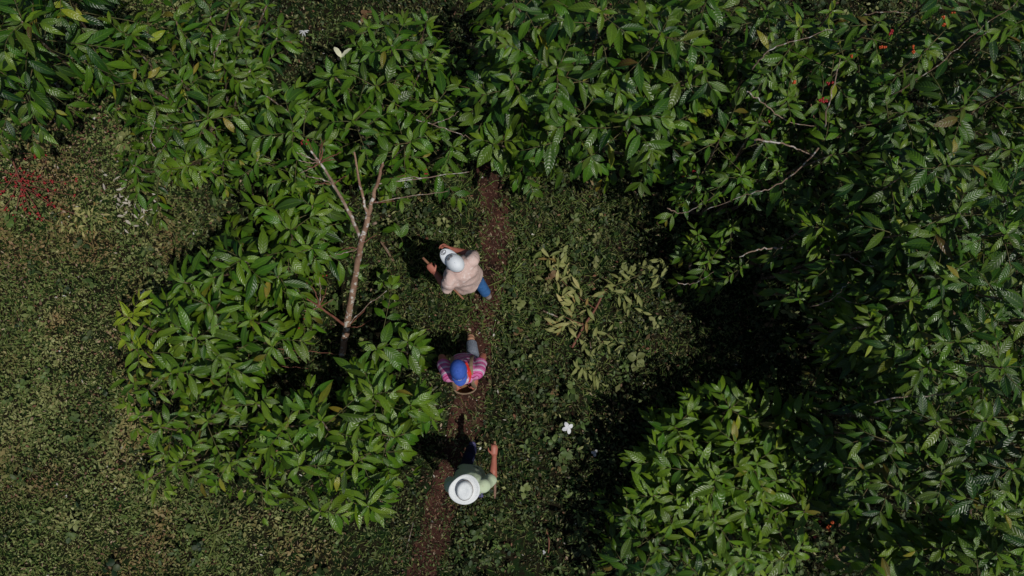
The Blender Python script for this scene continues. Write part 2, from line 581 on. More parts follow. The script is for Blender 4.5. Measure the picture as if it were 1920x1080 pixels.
    D = np.stack([np.cos(az) * np.cos(el), np.sin(az) * np.cos(el), np.sin(el)], -1)
    Nn = np.stack([r.normal(0, .3, n), r.normal(0, .3, n), np.ones(n)], -1)
    P = np.stack([x, y, gz(x, y) + 0.004], -1)
    t0 = np.clip(r.normal(0.55, 0.25, n), 0, 1)
    t1 = np.clip(r.normal(0.15, 0.2, n), 0, 1)
    t2 = np.clip(r.normal(0.05, 0.2, n), 0, 1)
    A = np.concatenate([P, D, Nn, L[:, None], W[:, None], r.uniform(.2, .7, n)[:, None], np.full((n, 1), .3),
                        np.zeros((n, 1)), r.uniform(0, 6, n)[:, None], t0[:, None], t1[:, None], t2[:, None]], 1)
    o = link("grass", leaf_mesh("grass", A, 4, 2, (0.25, 0.7), 0.0), M['grass'])
    tag(o, "thin green grass blades beside the footpath", "grass", kind="stuff")

    # dead straw trodden into the path
    def sd(px, py, x, y):
        t = trail_dist(x, y)
        return np.exp(-(t / 0.20) ** 2) * .8 + 0.03 + .10 * (1 - sstep(250, 460, px))
    x, y, px, py, r = scatter(150000, sd, 7)
    n = len(x)
    L = r.uniform(0.02, 0.085, n); W = r.uniform(0.002, 0.006, n)
    az = r.uniform(0, 2 * np.pi, n); el = r.normal(0.10, 0.16, n)
    D = np.stack([np.cos(az) * np.cos(el), np.sin(az) * np.cos(el), np.sin(el)], -1)
    Nn = np.stack([r.normal(0, .3, n), r.normal(0, .3, n), np.ones(n)], -1)
    P = np.stack([x, y, gz(x, y) + 0.012 + r.uniform(0, .012, n)], -1)
    t1 = np.where(r.uniform(0, 1, n) < .3, r.uniform(.2, .7, n), 0)
    A = np.concatenate([P, D, Nn, L[:, None], W[:, None], r.uniform(-.3, .6, n)[:, None], np.full((n, 1), .2),
                        np.zeros((n, 1)), r.uniform(0, 6, n)[:, None], np.clip(r.normal(.4, .35, n), 0, 1)[:, None], t1[:, None], np.zeros((n, 1))], 1)
    o = link("dead_straw", leaf_mesh("dead_straw", A, 3, 2, (0.25, 0.5), 0.0), M['litter'])
    tag(o, "dead brown straw trodden into the footpath", "straw", kind="stuff")

    # dry leaf litter
    def ld(px, py, x, y):
        t = trail_dist(x, y)
        tr = np.exp(-(t / 0.22) ** 2)
        red = np.exp(-((px - 110) / 150) ** 2 - ((py - 270) / 120) ** 2)
        left = 1 - sstep(250, 460, px)
        return np.clip(0.11 + 0.75 * tr + 0.9 * red + 0.30 * left * sstep(.35, .8, vnoise(x * 2, y * 2, 44)), 0, 1)
    x, y, px, py, r = scatter(85000, ld, 3)
    n = len(x)
    L = r.uniform(0.012, 0.055, n); W = L * r.uniform(0.18, 0.55, n)
    az = r.uniform(0, 2 * np.pi, n); el = r.normal(0.05, 0.25, n)
    D = np.stack([np.cos(az) * np.cos(el), np.sin(az) * np.cos(el), np.sin(el)], -1)
    Nn = np.stack([r.normal(0, .4, n), r.normal(0, .4, n), np.ones(n)], -1)
    tr = np.exp(-(trail_dist(x, y) / 0.25) ** 2)
    P = np.stack([x, y, gz(x, y) + 0.014 + r.uniform(0, .05, n) * (1 - tr)], -1)
    t0 = np.clip(r.normal(0.5, 0.3, n), 0, 1)
    redp = np.exp(-((px - 120) / 120) ** 2 - ((py - 225) / 85) ** 2)
    t1 = np.where(r.uniform(0, 1, n) < 0.22 * (1 - redp), r.uniform(.4, 1, n), r.uniform(0, .25, n))
    t2 = np.where(r.uniform(0, 1, n) < 0.05, r.uniform(.5, 1, n), 0)
    A = np.concatenate([P, D, Nn, L[:, None], W[:, None], r.uniform(-.4, .5, n)[:, None], r.uniform(-.3, .8, n)[:, None],
                        r.uniform(0, .03, n)[:, None], r.uniform(0, 6, n)[:, None], t0[:, None], t1[:, None], t2[:, None]], 1)
    o = link("leaf_litter", leaf_mesh("leaf_litter", A, 4, 3, (0.7, 0.8), 0.0), M['litter'])
    tag(o, "brown and pale dry leaf litter lying on the soil and footpath", "leaf litter", kind="stuff")


ground_cover()

# ------------------------------------------------------------------ coffee shrubs
LEAF_N = 0


def rand_unit(rng):
    return Vector((rng.gauss(0, 1), rng.gauss(0, 1), rng.gauss(0, 1))).normalized()


def put_leaf(LV, rng, pos, d, L, wr, tint, tilt=0.42, droop=None):
    n = Vector((rng.gauss(0, tilt), rng.gauss(0, tilt), 1.0)).normalized()
    dr = droop if droop is not None else (rng.uniform(.6, .9) if rng.random() < .05 else rng.uniform(0.05, 0.55))
    LV.add(pos, d, n, L, L * wr * rng.uniform(.80, 1.16), dr, rng.uniform(0.25, 0.95), rng.uniform(0.006, 0.018), rng.uniform(0, 6.28), tint)


def leaf_tint(rng, bright, yellow, young=0.0):
    g = max(0.0, min(1.0, rng.gauss(yellow + .02 + young, 0.12)))
    if rng.random() < 0.012:
        return (0.6, 0.9, rng.uniform(0, 0.6))
    return (max(0, min(1, rng.gauss(bright, 0.30))), g, (rng.uniform(.1, .5) if rng.random() < .012 else 0.0))


def spray(LV, TB, rng, start, az, el, length, L, wr, bright, yellow, sag=0.35, node=0.085, bare=0.22, rad=0.006):
    """one lateral branch with opposite pairs of leaves"""
    nseg = max(4, int(length / 0.08))
    p = Vector(start); pts = [p.copy()]
    d = Vector((math.cos(az) * math.cos(el), math.sin(az) * math.cos(el), math.sin(el)))
    step = length / nseg
    turn = rng.gauss(0, 0.25)
    for i in range(nseg):
        a2 = turn * (i / nseg)
        dd = Vector((d.x * math.cos(a2) - d.y * math.sin(a2), d.x * math.sin(a2) + d.y * math.cos(a2), d.z - sag * ((i + .5) / nseg) ** 1.3 * 1.6))
        dd.normalize()
        p = p + dd * step
        pts.append(p.copy())
    TB.add(pts, [rad * (1 - 0.65 * i / nseg) for i in range(nseg + 1)], 5)
    s = bare * length + rng.uniform(0, node)
    k = 0
    while s < length * 0.995:
        f = s / step
        i = min(nseg - 1, int(f))
        q = pts[i].lerp(pts[i + 1], f - i)
        dd = (pts[i + 1] - pts[i]).normalized()
        side = Vector((-dd.y, dd.x, 0)).normalized()
        u = s / length
        size = L * (0.72 + 0.42 * math.sin(math.pi * min(1, u * 0.95 + .05))) * 1.10 * rng.uniform(.58, 1.18)
        for sg in (-1, 1):
            if rng.random() < 0.13:
                continue
            sp = R(rng.gauss(58, 10) - 14 * u)
            ld = dd * math.cos(sp) + side * sg * math.sin(sp)
            ld.z += rng.gauss(-0.18, 0.26) + (0.1 if u > .8 else 0)
            ld.normalize()
            put_leaf(LV, rng, q, ld, size, wr, leaf_tint(rng, bright, yellow, 0.10 if u > .85 else 0))
        s += node * 1.12 * rng.uniform(0.8, 1.35)
        k += 1
    ld = (pts[-1] - pts[-2]).normalized(); ld.z += rng.gauss(0, .2)
    for sg in (-1, 1):
        side = Vector((-ld.y, ld.x, 0)).normalized()
        put_leaf(LV, rng, pts[-1], (ld + side * sg * rng.uniform(.25, .6)).normalized(), L * rng.uniform(.5, .85), wr, leaf_tint(rng, bright + .15, yellow + .12))
    return pts


def stem(LV, TT, TB, rng, apex, base, rad, L=0.20, wr=0.36, bright=0.5, yellow=0.06, levels=6, sag=0.35, gap=0.11, node=0.085, only=None, thin=1.0, foot=None):
    apex = Vector(apex); base = Vector(base)
    mid = base.lerp(apex, .5) + Vector((rng.gauss(0, .06), rng.gauss(0, .06), 0))
    sp = smooth_path(([foot] if foot is not None else []) + [base, mid, apex], 8)
    k = len(sp)
    TT.add(sp, [0.024 - 0.016 * i / (k - 1) for i in range(k)], 7)
    TB.add(sp, [0.018 - 0.013 * i / (k - 1) for i in range(k)], 5)
    # crown rosette of young leaves
    az0 = rng.uniform(0, 6.28)
    for i in range(3):
        for sg in (0, math.pi):
            az = az0 + i * math.pi / 2 + sg + rng.gauss(0, .2)
            el = R(40 - 18 * i + rng.gauss(0, 8))
            d = Vector((math.cos(az) * math.cos(el), math.sin(az) * math.cos(el), math.sin(el)))
            put_leaf(LV, rng, apex - Vector((0, 0, .025 * i)), d, L * (0.5 + 0.22 * i) * rng.uniform(.85, 1.1), wr,
                     leaf_tint(rng, bright + .2, yellow + .12), .2, rng.uniform(.15, .4))
    H = (apex - base).length
    for lv in range(levels):
        z = 0.05 + lv * gap
        if z > 0.82 * H:
            break
        f = 1 - z / H
        q = sp[0].lerp(sp[1], 0)
        idx = f * (k - 1); i0 = min(k - 2, int(idx))
        q = sp[i0].lerp(sp[i0 + 1], idx - i0)
        u = (lv + 1) / levels
        for sg in (0, math.pi):
            if rng.random() > thin * .9: continue
            az = az0 + math.pi / 4 + lv * math.pi / 2 + sg + rng.gauss(0, .28)
            if only is not None and math.cos(az - only[0]) < only[1]:
                continue
            ln = rad * min(1.0, 0.34 + 0.72 * u ** .8) * rng.uniform(.5, 1.32)
            el = R(36 - 38 * u + rng.gauss(0, 13))
            spray(LV, TB, rng, q, az, el, ln, L, wr, bright - 0.08 * u, yellow, sag, node)


SHRUB_GROUP = "coffee shrubs crowding both sides of the footpath"


def shrub(label, stems, base_px, seed, L=0.21, wr=0.295, bright=0.5, yellow=0.06, levels=6, sag=0.35, limbs=(), berries=(), thin=1.0, gap=0.11, node=0.085, group=SHRUB_GROUP, name="coffee_shrub", cat="shrub", lean=0.25):
    """stems: (px, py, z, r_px); each apex is where the photograph shows it, at its own height"""
    rng = random.Random(seed)
    b = at(base_px[0], base_px[1], 0.0)
    b.z = float(gz(np.array(b.x), np.array(b.y)))
    root = empty(name, b, label, cat, group)
    LV, TT, TB = Leaves(), Tubes(), Tubes()
    for s in stems:
        px, py, z, rp = s[:4]
        kw = s[4] if len(s) > 4 else {}
        ap = at(px, py, z)
        rad = rp * (CAM_H - z) / F
        # stems rise from near the shrub's foot, spread out towards their own tip
        bx = Vector((ap.x + (b.x - ap.x) * lean * 2 * .9, ap.y + (b.y - ap.y) * lean * 2 * .9, 0)) if lean < .5 else b.copy()
        bx = b.lerp(Vector((ap.x, ap.y, 0)), 0.55) if lean == 0.25 else bx
        bx.z = float(gz(np.array(bx.x), np.array(bx.y))) + .16
        ft = b + Vector((rng.gauss(0, .02), rng.gauss(0, .02), -.05))
        args = dict(foot=ft, L=L, wr=wr, bright=bright, yellow=yellow, levels=levels, sag=sag, thin=thin, gap=gap, node=node)
        args.update(kw)
        stem(LV, TT, TB, rng, ap, bx, rad, **args)
    for lb in limbs:
        pts, r0, mat = lb
        t = Tubes()
        path = smooth_path([at(p[0], p[1], p[2] + ((.45 if p[0] > 1200 else .2) if mat == 'palebark' else 0)) for p in pts], 6)
        k = len(path)
        path = [p + Vector((rng.gauss(0, .006), rng.gauss(0, .006), rng.gauss(0, .006))) for p in path]
        t.add(path, [.78 * r0 * (1 - .6 * i / (k - 1)) for i in range(k)], 7)
        link("bare_limb", t.mesh("bare_limb"), M[mat], root)
    link("trunk", TT.mesh("trunk"), M['bark'], root)
    link("branches", TB.mesh("branches"), M['greentwig'], root)
    A = LV.arrays()
    link("crown", leaf_mesh("crown", A), M['leaf'], root)
    for (px, py, z, n, spread, mat) in berries:
        c = at(px, py, z)
        dirv = Vector((rng.gauss(0, 1), rng.gauss(0, 1), 0)).normalized()
        m_ = max(1, n // 5)
        for i in range(m_):
            k = (i + .5) / m_ * 2 - 1
            q = c + dirv * spread * k + Vector((rng.gauss(0, .010), rng.gauss(0, .010), 0))
            pts = [tuple(q + rand_unit(rng) * .0105) for _ in range(6)]
            link("berry_cluster", spheres_mesh("berry_cluster", pts, 0.0088, rng), M[mat], root)
    global LEAF_N
    LEAF_N += len(A)
    return root


def build_shrubs():
    # ---- top left
    shrub("dark coffee shrub with long drooping narrow leaves in the top left corner",
          [(-70, -30, 2.5, 260), (110, -40, 2.4, 190), (-40, 110, 2.4, 150), (40, 40, 2.5, 180), (-120, 60, 2.4, 200)], (40, 90), 1,
          L=0.27, wr=0.27, bright=0.38, yellow=0.03, levels=7, sag=0.5)
    shrub("broad mid green coffee shrub along the upper left, above the small sunlit clearing",
          [(230, 60, 1.7, 130), (330, 40, 1.7, 130), (250, 150, 1.6, 120), (340, 150, 1.8, 120), (290, 240, 1.5, 120), (390, 220, 1.7, 110),
           (420, 120, 1.6, 100), (250, 310, 1.2, 85), (350, 310, 1.4, 90, dict(yellow=.3, bright=.7)), (420, 300, 1.3, 90), (450, 50, 1.5, 80), (395, 30, 1.6, 110), (180, 120, 1.6, 90), (470, 130, 1.4, 85), (430, 15, 1.5, 100), (520, 70, 1.2, 80, dict(thin=.7)), (500, 10, 1.3, 75, dict(thin=.7))], (340, 260), 2,
          L=0.20, bright=0.45, yellow=0.06, limbs=[([(415, 75, 1.4), (405, 95, 1.5), (400, 130, 1.6)], .008, 'palebark'), ([(290, 280, 1.2), (282, 255, 1.35), (292, 228, 1.5)], .008, 'palebark')])
    shrub("bright glossy coffee shrub leaning over the top of the bare lichen spotted tree",
          [(548, 245, 1.9, 115), (660, 225, 2.0, 130), (735, 85, 2.1, 95), (625, 140, 1.9, 95), (770, 265, 1.9, 105), (705, 160, 2.0, 110), (500, 180, 1.7, 90),
           (480, 300, 1.6, 90), (560, 330, 1.4, 80), (820, 190, 1.8, 90), (720, 310, 1.3, 80), (800, 110, 1.8, 80, dict(thin=.7)), (800, 40, 1.9, 75, dict(thin=.6)), (850, 275, 1.4, 80), (690, 50, 1.8, 70, dict(thin=.6))], (690, 300), 3,
          L=0.215, bright=0.58, yellow=0.08, limbs=[([(780, 225, 1.6), (830, 240, 1.65), (860, 250, 1.6), (885, 262, 1.5)], .008, 'palebark'), ([(810, 233, 1.6), (840, 222, 1.7), (862, 208, 1.7)], .006, 'palebark')])
    # ---- top centre
    shrub("large dark green coffee shrub with fan like branches above the head of the path",
          [(1045, 125, 2.5, 190), (1240, 60, 2.6, 170), (930, 60, 2.3, 110), (1180, 220, 2.3, 140), (1070, 225, 2.1, 130), (1325, 130, 2.4, 110), (1130, 20, 2.6, 150),
           (960, 150, 2.2, 120), (905, 175, 1.9, 95), (925, 270, 1.5, 70, dict(thin=.7)), (960, -20, 2.4, 110), (1260, 230, 2.0, 110), (1330, -10, 2.5, 130)], (1100, 260), 4,
          L=0.235, wr=0.33, bright=0.42, yellow=0.06, levels=7)
    # ---- right, tall
    shrub("tall coffee tree with red and orange berry clusters at the top right",
          [(1500, 50, 2.7, 130), (1430, 130, 2.5, 100), (1590, 110, 2.7, 130), (1560, 20, 2.8, 130), (1650, 40, 2.9, 130), (1540, 190, 2.4, 110), (1440, 20, 2.6, 80)], (1420, 250), 5,
          L=0.19, bright=0.32, yellow=0.04, thin=.72,
          limbs=[([(1410, 130, 2.3), (1440, 95, 2.5), (1500, 75, 2.6), (1560, 55, 2.7)], .009, 'palebark'), ([(1545, 240, 2.0), (1555, 190, 2.3), (1570, 130, 2.5), (1575, 110, 2.6)], .010, 'palebark'),
                 ([(1620, 28, 2.9), (1680, 22, 3.0), (1705, 25, 3.0)], .008, 'bark')],
          berries=[(1545, 188, 2.55, 22, .05, 'berry'), (1672, 60, 3.0, 18, .03, 'berry'), (1655, 90, 3.0, 14, .05, 'berry_orange'), (1600, 108, 2.9, 9, .04, 'berry_orange'),
                   (1553, 155, 2.7, 14, .04, 'berry'), (1490, 155, 2.6, 12, .04, 'berry_orange'), (1713, 92, 3.0, 12, .05, 'berry_orange')])
    shrub("tall dark coffee tree filling the right edge near the top",
          [(1740, 90, 3.0, 150), (1850, 60, 3.1, 160), (1920, 150, 3.1, 150), (1700, 210, 2.9, 140), (1810, 200, 3.0, 150), (1900, 280, 3.1, 150), (1960, 20, 3.1, 160), (1760, -20, 3.0, 140)], (1560, 260), 6,
          L=0.205, bright=0.26, yellow=0.03, levels=8, thin=.85,
          limbs=[([(1670, 180, 2.7), (1760, 120, 3.0), (1830, 60, 3.1), (1910, 0, 3.2)], .008, 'bark')],
          berries=[(1787, 20, 3.1, 10, .03, 'berry_orange'), (1770, 40, 3.1, 10, .04, 'berry_orange')])
    shrub("sprawling coffee shrub with pale bare limbs right of the top centre shrub",
          [(1350, 260, 2.30, 120), (1420, 230, 2.40, 100), (1390, 330, 2.20, 100), (1460, 320, 2.20, 90), (1310, 330, 1.90, 70), (1560, 290, 2.50, 110), (1480, 180, 2.40, 90)], (1330, 400), 7,
          L=0.185, bright=0.5, yellow=0.08, thin=.62,
          limbs=[([(1415, 262, 2.0), (1460, 268, 2.0), (1500, 280, 1.9), (1535, 300, 1.7)], .014, 'palebark'), ([(1535, 280, 2.1), (1490, 325, 1.9), (1440, 355, 1.8), (1400, 365, 1.7), (1320, 395, 1.4)], .010, 'palebark'),
                 ([(1400, 170, 2.1), (1440, 200, 2.1), (1470, 225, 2.0), (1530, 238, 1.9)], .009, 'palebark'), ([(1540, 255, 1.9), (1528, 230, 2.0), (1520, 195, 2.1)], .011, 'trunkbark'), ([(1250, 390, 1.1), (1280, 400, 1.1), (1320, 380, 1.3), (1345, 360, 1.5)], .008, 'palebark')],
          berries=[(1280, 326, 1.5, 14, .06, 'berry_orange'), (1300, 322, 1.6, 6, .03, 'berry'), (1445, 230, 2.1, 8, .03, 'berry')])
    shrub("tall leafy coffee tree in the middle of the right edge",
          [(1800, 400, 3.60, 160), (1690, 330, 3.30, 130), (1690, 440, 3.20, 130), (1890, 440, 3.60, 150), (1780, 520, 3.40, 140), (1880, 560, 3.50, 140), (1950, 350, 3.70, 160), (1780, 310, 3.50, 130)], (1540, 440), 8,
          L=0.205, bright=0.26, yellow=0.03, levels=10)
    shrub("small open coffee shrub with a pale white limb at the edge of the deep shade",
          [(1330, 490, 1.35, 85), (1375, 425, 1.4, 65), (1390, 500, 1.4, 70), (1310, 440, 1.2, 60)], (1310, 540), 9,
          L=0.165, bright=0.5, yellow=0.1, thin=.7, levels=5,
          limbs=[([(1480, 463, 1.3), (1450, 466, 1.4), (1415, 470, 1.4), (1385, 482, 1.4)], .015, 'palebark'), ([(1270, 530, 1.1), (1300, 532, 1.1), (1340, 510, 1.3)], .006, 'palebark')],
          berries=[(1301, 512, 1.2, 5, .02, 'berry')])
    shrub("sparse coffee shrub with arching red berried twigs over the black gap",
          [(1520, 420, 2.40, 85), (1560, 490, 2.40, 90), (1620, 470, 2.60, 110), (1500, 560, 2.20, 55), (1600, 400, 2.60, 90), (1545, 425, 2.50, 70, dict(yellow=.35, bright=.7))], (1440, 510), 10,
          L=0.185, bright=0.38, yellow=0.06, thin=.6,
          limbs=[([(1660, 505, 2.1), (1620, 495, 2.1), (1590, 480, 2.1), (1555, 478, 2.0)], .009, 'palebark'), ([(1520, 575, 1.7), (1560, 560, 1.9), (1590, 530, 2.0)], .007, 'palebark'), ([(1570, 555, 1.8), (1610, 568, 1.9), (1680, 545, 2.1)], .006, 'palebark')],
          berries=[(1582, 528, 2.05, 5, .02, 'berry'), (1605, 487, 2.1, 5, .02, 'berry'), (1560, 546, 1.9, 4, .02, 'berry'), (1585, 420, 2.2, 5, .03, 'berry')])
    shrub("tall coffee tree on the right edge beside the black gap",
          [(1710, 560, 3.20, 110), (1800, 640, 3.40, 140), (1880, 690, 3.50, 140), (1745, 690, 3.10, 110), (1640, 610, 2.90, 60, dict(yellow=.25)), (1690, 640, 3.00, 80), (1930, 600, 3.60, 140)], (1560, 630), 11,
          L=0.205, bright=0.32, yellow=0.05, levels=10, thin=1.0, limbs=[([(1640, 755, 2.2), (1690, 745, 2.4), (1750, 742, 2.5), (1815, 730, 2.6)], .010, 'palebark')])
    # ---- left middle
    shrub("glossy green coffee shrub left of the bare lichen spotted trunk",
          [(450, 485, 1.6, 115), (545, 430, 1.6, 105), (585, 385, 1.6, 85), (520, 520, 1.5, 115), (400, 520, 1.4, 90), (585, 465, 1.5, 45), (500, 385, 1.5, 85), (345, 530, 1.2, 70)], (520, 500), 12,
          L=0.265, wr=.27, sag=.5, thin=.9, bright=0.58, yellow=0.10)
    shrub("wide coffee shrub at the left with pale yellow leaves on its outer edge",
          [(255, 655, 1.3, 85), (365, 635, 1.5, 105), (430, 690, 1.4, 95), (470, 600, 1.4, 95), (320, 700, 1.3, 90), (250, 720, 1.2, 80), (300, 590, 1.3, 70), (240, 595, 1.3, 65, dict(yellow=.95, bright=.9)), (390, 570, 1.4, 80), (510, 650, 1.3, 60)], (380, 650), 13,
          L=0.25, wr=.27, bright=0.60, yellow=0.13, sag=.5, thin=.88,
          limbs=[([(470, 654, .5), (520, 655, .55), (580, 660, .5), (640, 664, .4)], .009, 'redtwig'), ([(460, 678, .4), (520, 686, .45), (590, 692, .4)], .008, 'redtwig'), ([(455, 664, .6), (520, 672, .6), (575, 668, .5)], .008, 'bark')])
    # ---- lower left
    shrub("bright star shaped coffee shrub left of the footpath at the lower middle",
          [(603, 790, 1.8, 125), (700, 740, 1.8, 100), (740, 820, 1.7, 85), (665, 870, 1.8, 110), (560, 875, 1.6, 95), (690, 950, 1.5, 75), (668, 712, 1.5, 55), (600, 960, 1.4, 70), (530, 800, 1.5, 80), (770, 760, 1.5, 50)], (690, 810), 14,
          L=0.265, wr=.27, sag=.5, thin=.9, bright=0.68, yellow=0.15)
    shrub("low straggling yellow green coffee shrub beside the pale weeds at the lower left",
          [(300, 800, 1.1, 85), (390, 790, 1.2, 95), (330, 870, 1.0, 80), (430, 870, 1.1, 90), (275, 900, 0.9, 75), (480, 755, 1.2, 75), (500, 920, 1.0, 75), (260, 780, 1.0, 70)], (430, 820), 15,
          L=0.20, bright=0.64, yellow=0.18, thin=.85, levels=4)
    shrub("single coffee sapling with broad paired leaves just right of the bare trunk",
          [(705, 655, 1.2, 100, dict(only=(0.1, .35))), (765, 640, 1.2, 50, dict(only=(0.2, -.2)))], (728, 662), 16, L=0.22, wr=.4, bright=0.55, yellow=0.1, levels=4, name="coffee_sapling", cat="sapling")
    # ---- lower right
    shrub("large bright coffee shrub with dense upright leaves at the lower right of centre",
          [(1380, 830, 1.4, 125), (1300, 880, 1.35, 120), (1430, 940, 1.4, 130), (1340, 980, 1.35, 120), (1465, 800, 1.35, 105), (1265, 800, 1.2, 80), (1540, 860, 1.35, 90), (1510, 960, 1.35, 100), (1225, 930, 1.3, 60),
           (1490, 1040, 1.35, 100), (1400, 1050, 1.4, 120), (1370, 765, 1.3, 80), (1340, 900, 1.5, 100), (1420, 870, 1.55, 100), (1275, 950, 1.3, 90), (1480, 900, 1.5, 90), (1240, 860, 1.2, 70)], (1330, 870), 17, L=0.235, bright=0.72, yellow=0.18, levels=7, thin=1.15, node=.078,
          berries=[(1557, 986, 1.55, 26, .05, 'berry_orange'), (1540, 976, 1.2, 10, .05, 'berry'), (1530, 1005, 1.4, 8, .03, 'berry')])
    shrub("dark feathery coffee shrub cut off by the bottom edge right of centre",
          [(1230, 1030, 1.2, 110), (1320, 1090, 1.3, 120), (1185, 965, 1.2, 60), (1200, 1100, 1.4, 100)], (1210, 1000), 18, L=0.20, wr=.30, bright=0.36, yellow=0.05)
    shrub("dark shaded coffee tree between the bright lower shrub and the right edge",
          [(1680, 830, 2.80, 120), (1760, 790, 3.00, 110), (1850, 790, 3.20, 130), (1900, 880, 3.20, 130), (1770, 890, 2.90, 110), (1690, 920, 2.70, 90), (1620, 880, 2.50, 70), (1655, 965, 1.9, 80), (1640, 1050, 1.8, 75), (1850, 950, 3.00, 100)], (1540, 800), 19,
          L=0.20, bright=0.24, yellow=0.03, levels=10, thin=.9, berries=[(1855, 805, 2.8, 8, .04, 'berry'), (1765, 975, 2.3, 4, .02, 'berry_orange')])
    shrub("coffee tree with large upright leaf sprays in the bottom right corner",
          [(1870, 1040, 2.9, 110), (1770, 1030, 2.6, 75, dict(thin=.6, yellow=.22)), (1930, 990, 3.0, 120), (1840, 1110, 2.9, 120), (1700, 1110, 2.3, 100)], (1600, 960), 20, L=0.23, wr=.33, bright=0.5, yellow=0.12)


build_shrubs()


def build_neighbours():
    # the plantation goes on past the right-hand edge; these carry the shade that falls into the picture
    shrub("dense coffee tree mostly past the upper right edge", [(1990, 60, 3.3, 170), (2100, 200, 3.3, 190), (2080, -60, 3.2, 180), (2230, 60, 3.2, 190), (2000, 260, 3.3, 150), (2240, 260, 3.2, 180)], (1900, 120), 31,
          bright=.36, levels=9, node=.10)
    shrub("dense coffee tree mostly past the middle of the right edge", [(1990, 460, 3.5, 170), (2110, 420, 3.4, 190), (2100, 600, 3.4, 190), (1990, 640, 3.4, 160), (2240, 500, 3.3, 190), (2250, 660, 3.2, 180)], (1900, 520), 32,
          bright=.36, levels=9, node=.10)
    shrub("dense coffee tree mostly past the lower right edge", [(1990, 830, 3.2, 170), (2100, 800, 3.3, 190), (2110, 980, 3.2, 190), (1990, 1080, 3.2, 160), (2240, 900, 3.2, 190), (2080, 1160, 3.1, 180), (1900, 1200, 3.0, 160)], (1900, 900), 33,
          bright=.36, levels=9, node=.10)


build_neighbours()

# ------------------------------------------------------------------ bare leaning tree, cut branches, saplings, fallen blossoms
def ground_at(px, py, dz=0.0):
    p = at(px, py, 0.0)
    z = float(gz(np.array(p.x), np.array(p.y)))
    p = at(px, py, z)
    p.z = z + dz
    return p


def tube_part(name, paths, mat, parent, rng, jit=0.004, segs=8):
    t = Tubes()
    for pts, r0, r1 in paths:
        path = smooth_path([at(*p) for p in pts], 6)
        k = len(path)
        path = [p + Vector((rng.gauss(0, jit), rng.gauss(0, jit), rng.gauss(0, jit))) if 0 < i < k - 1 else p for i, p in enumerate(path)]
        t.add(path, [(r0 + (r1 - r0) * i / (k - 1)) * rng.uniform(.92, 1.08) for i in range(k)], segs)
    return link(name, t.mesh(name), mat, parent)


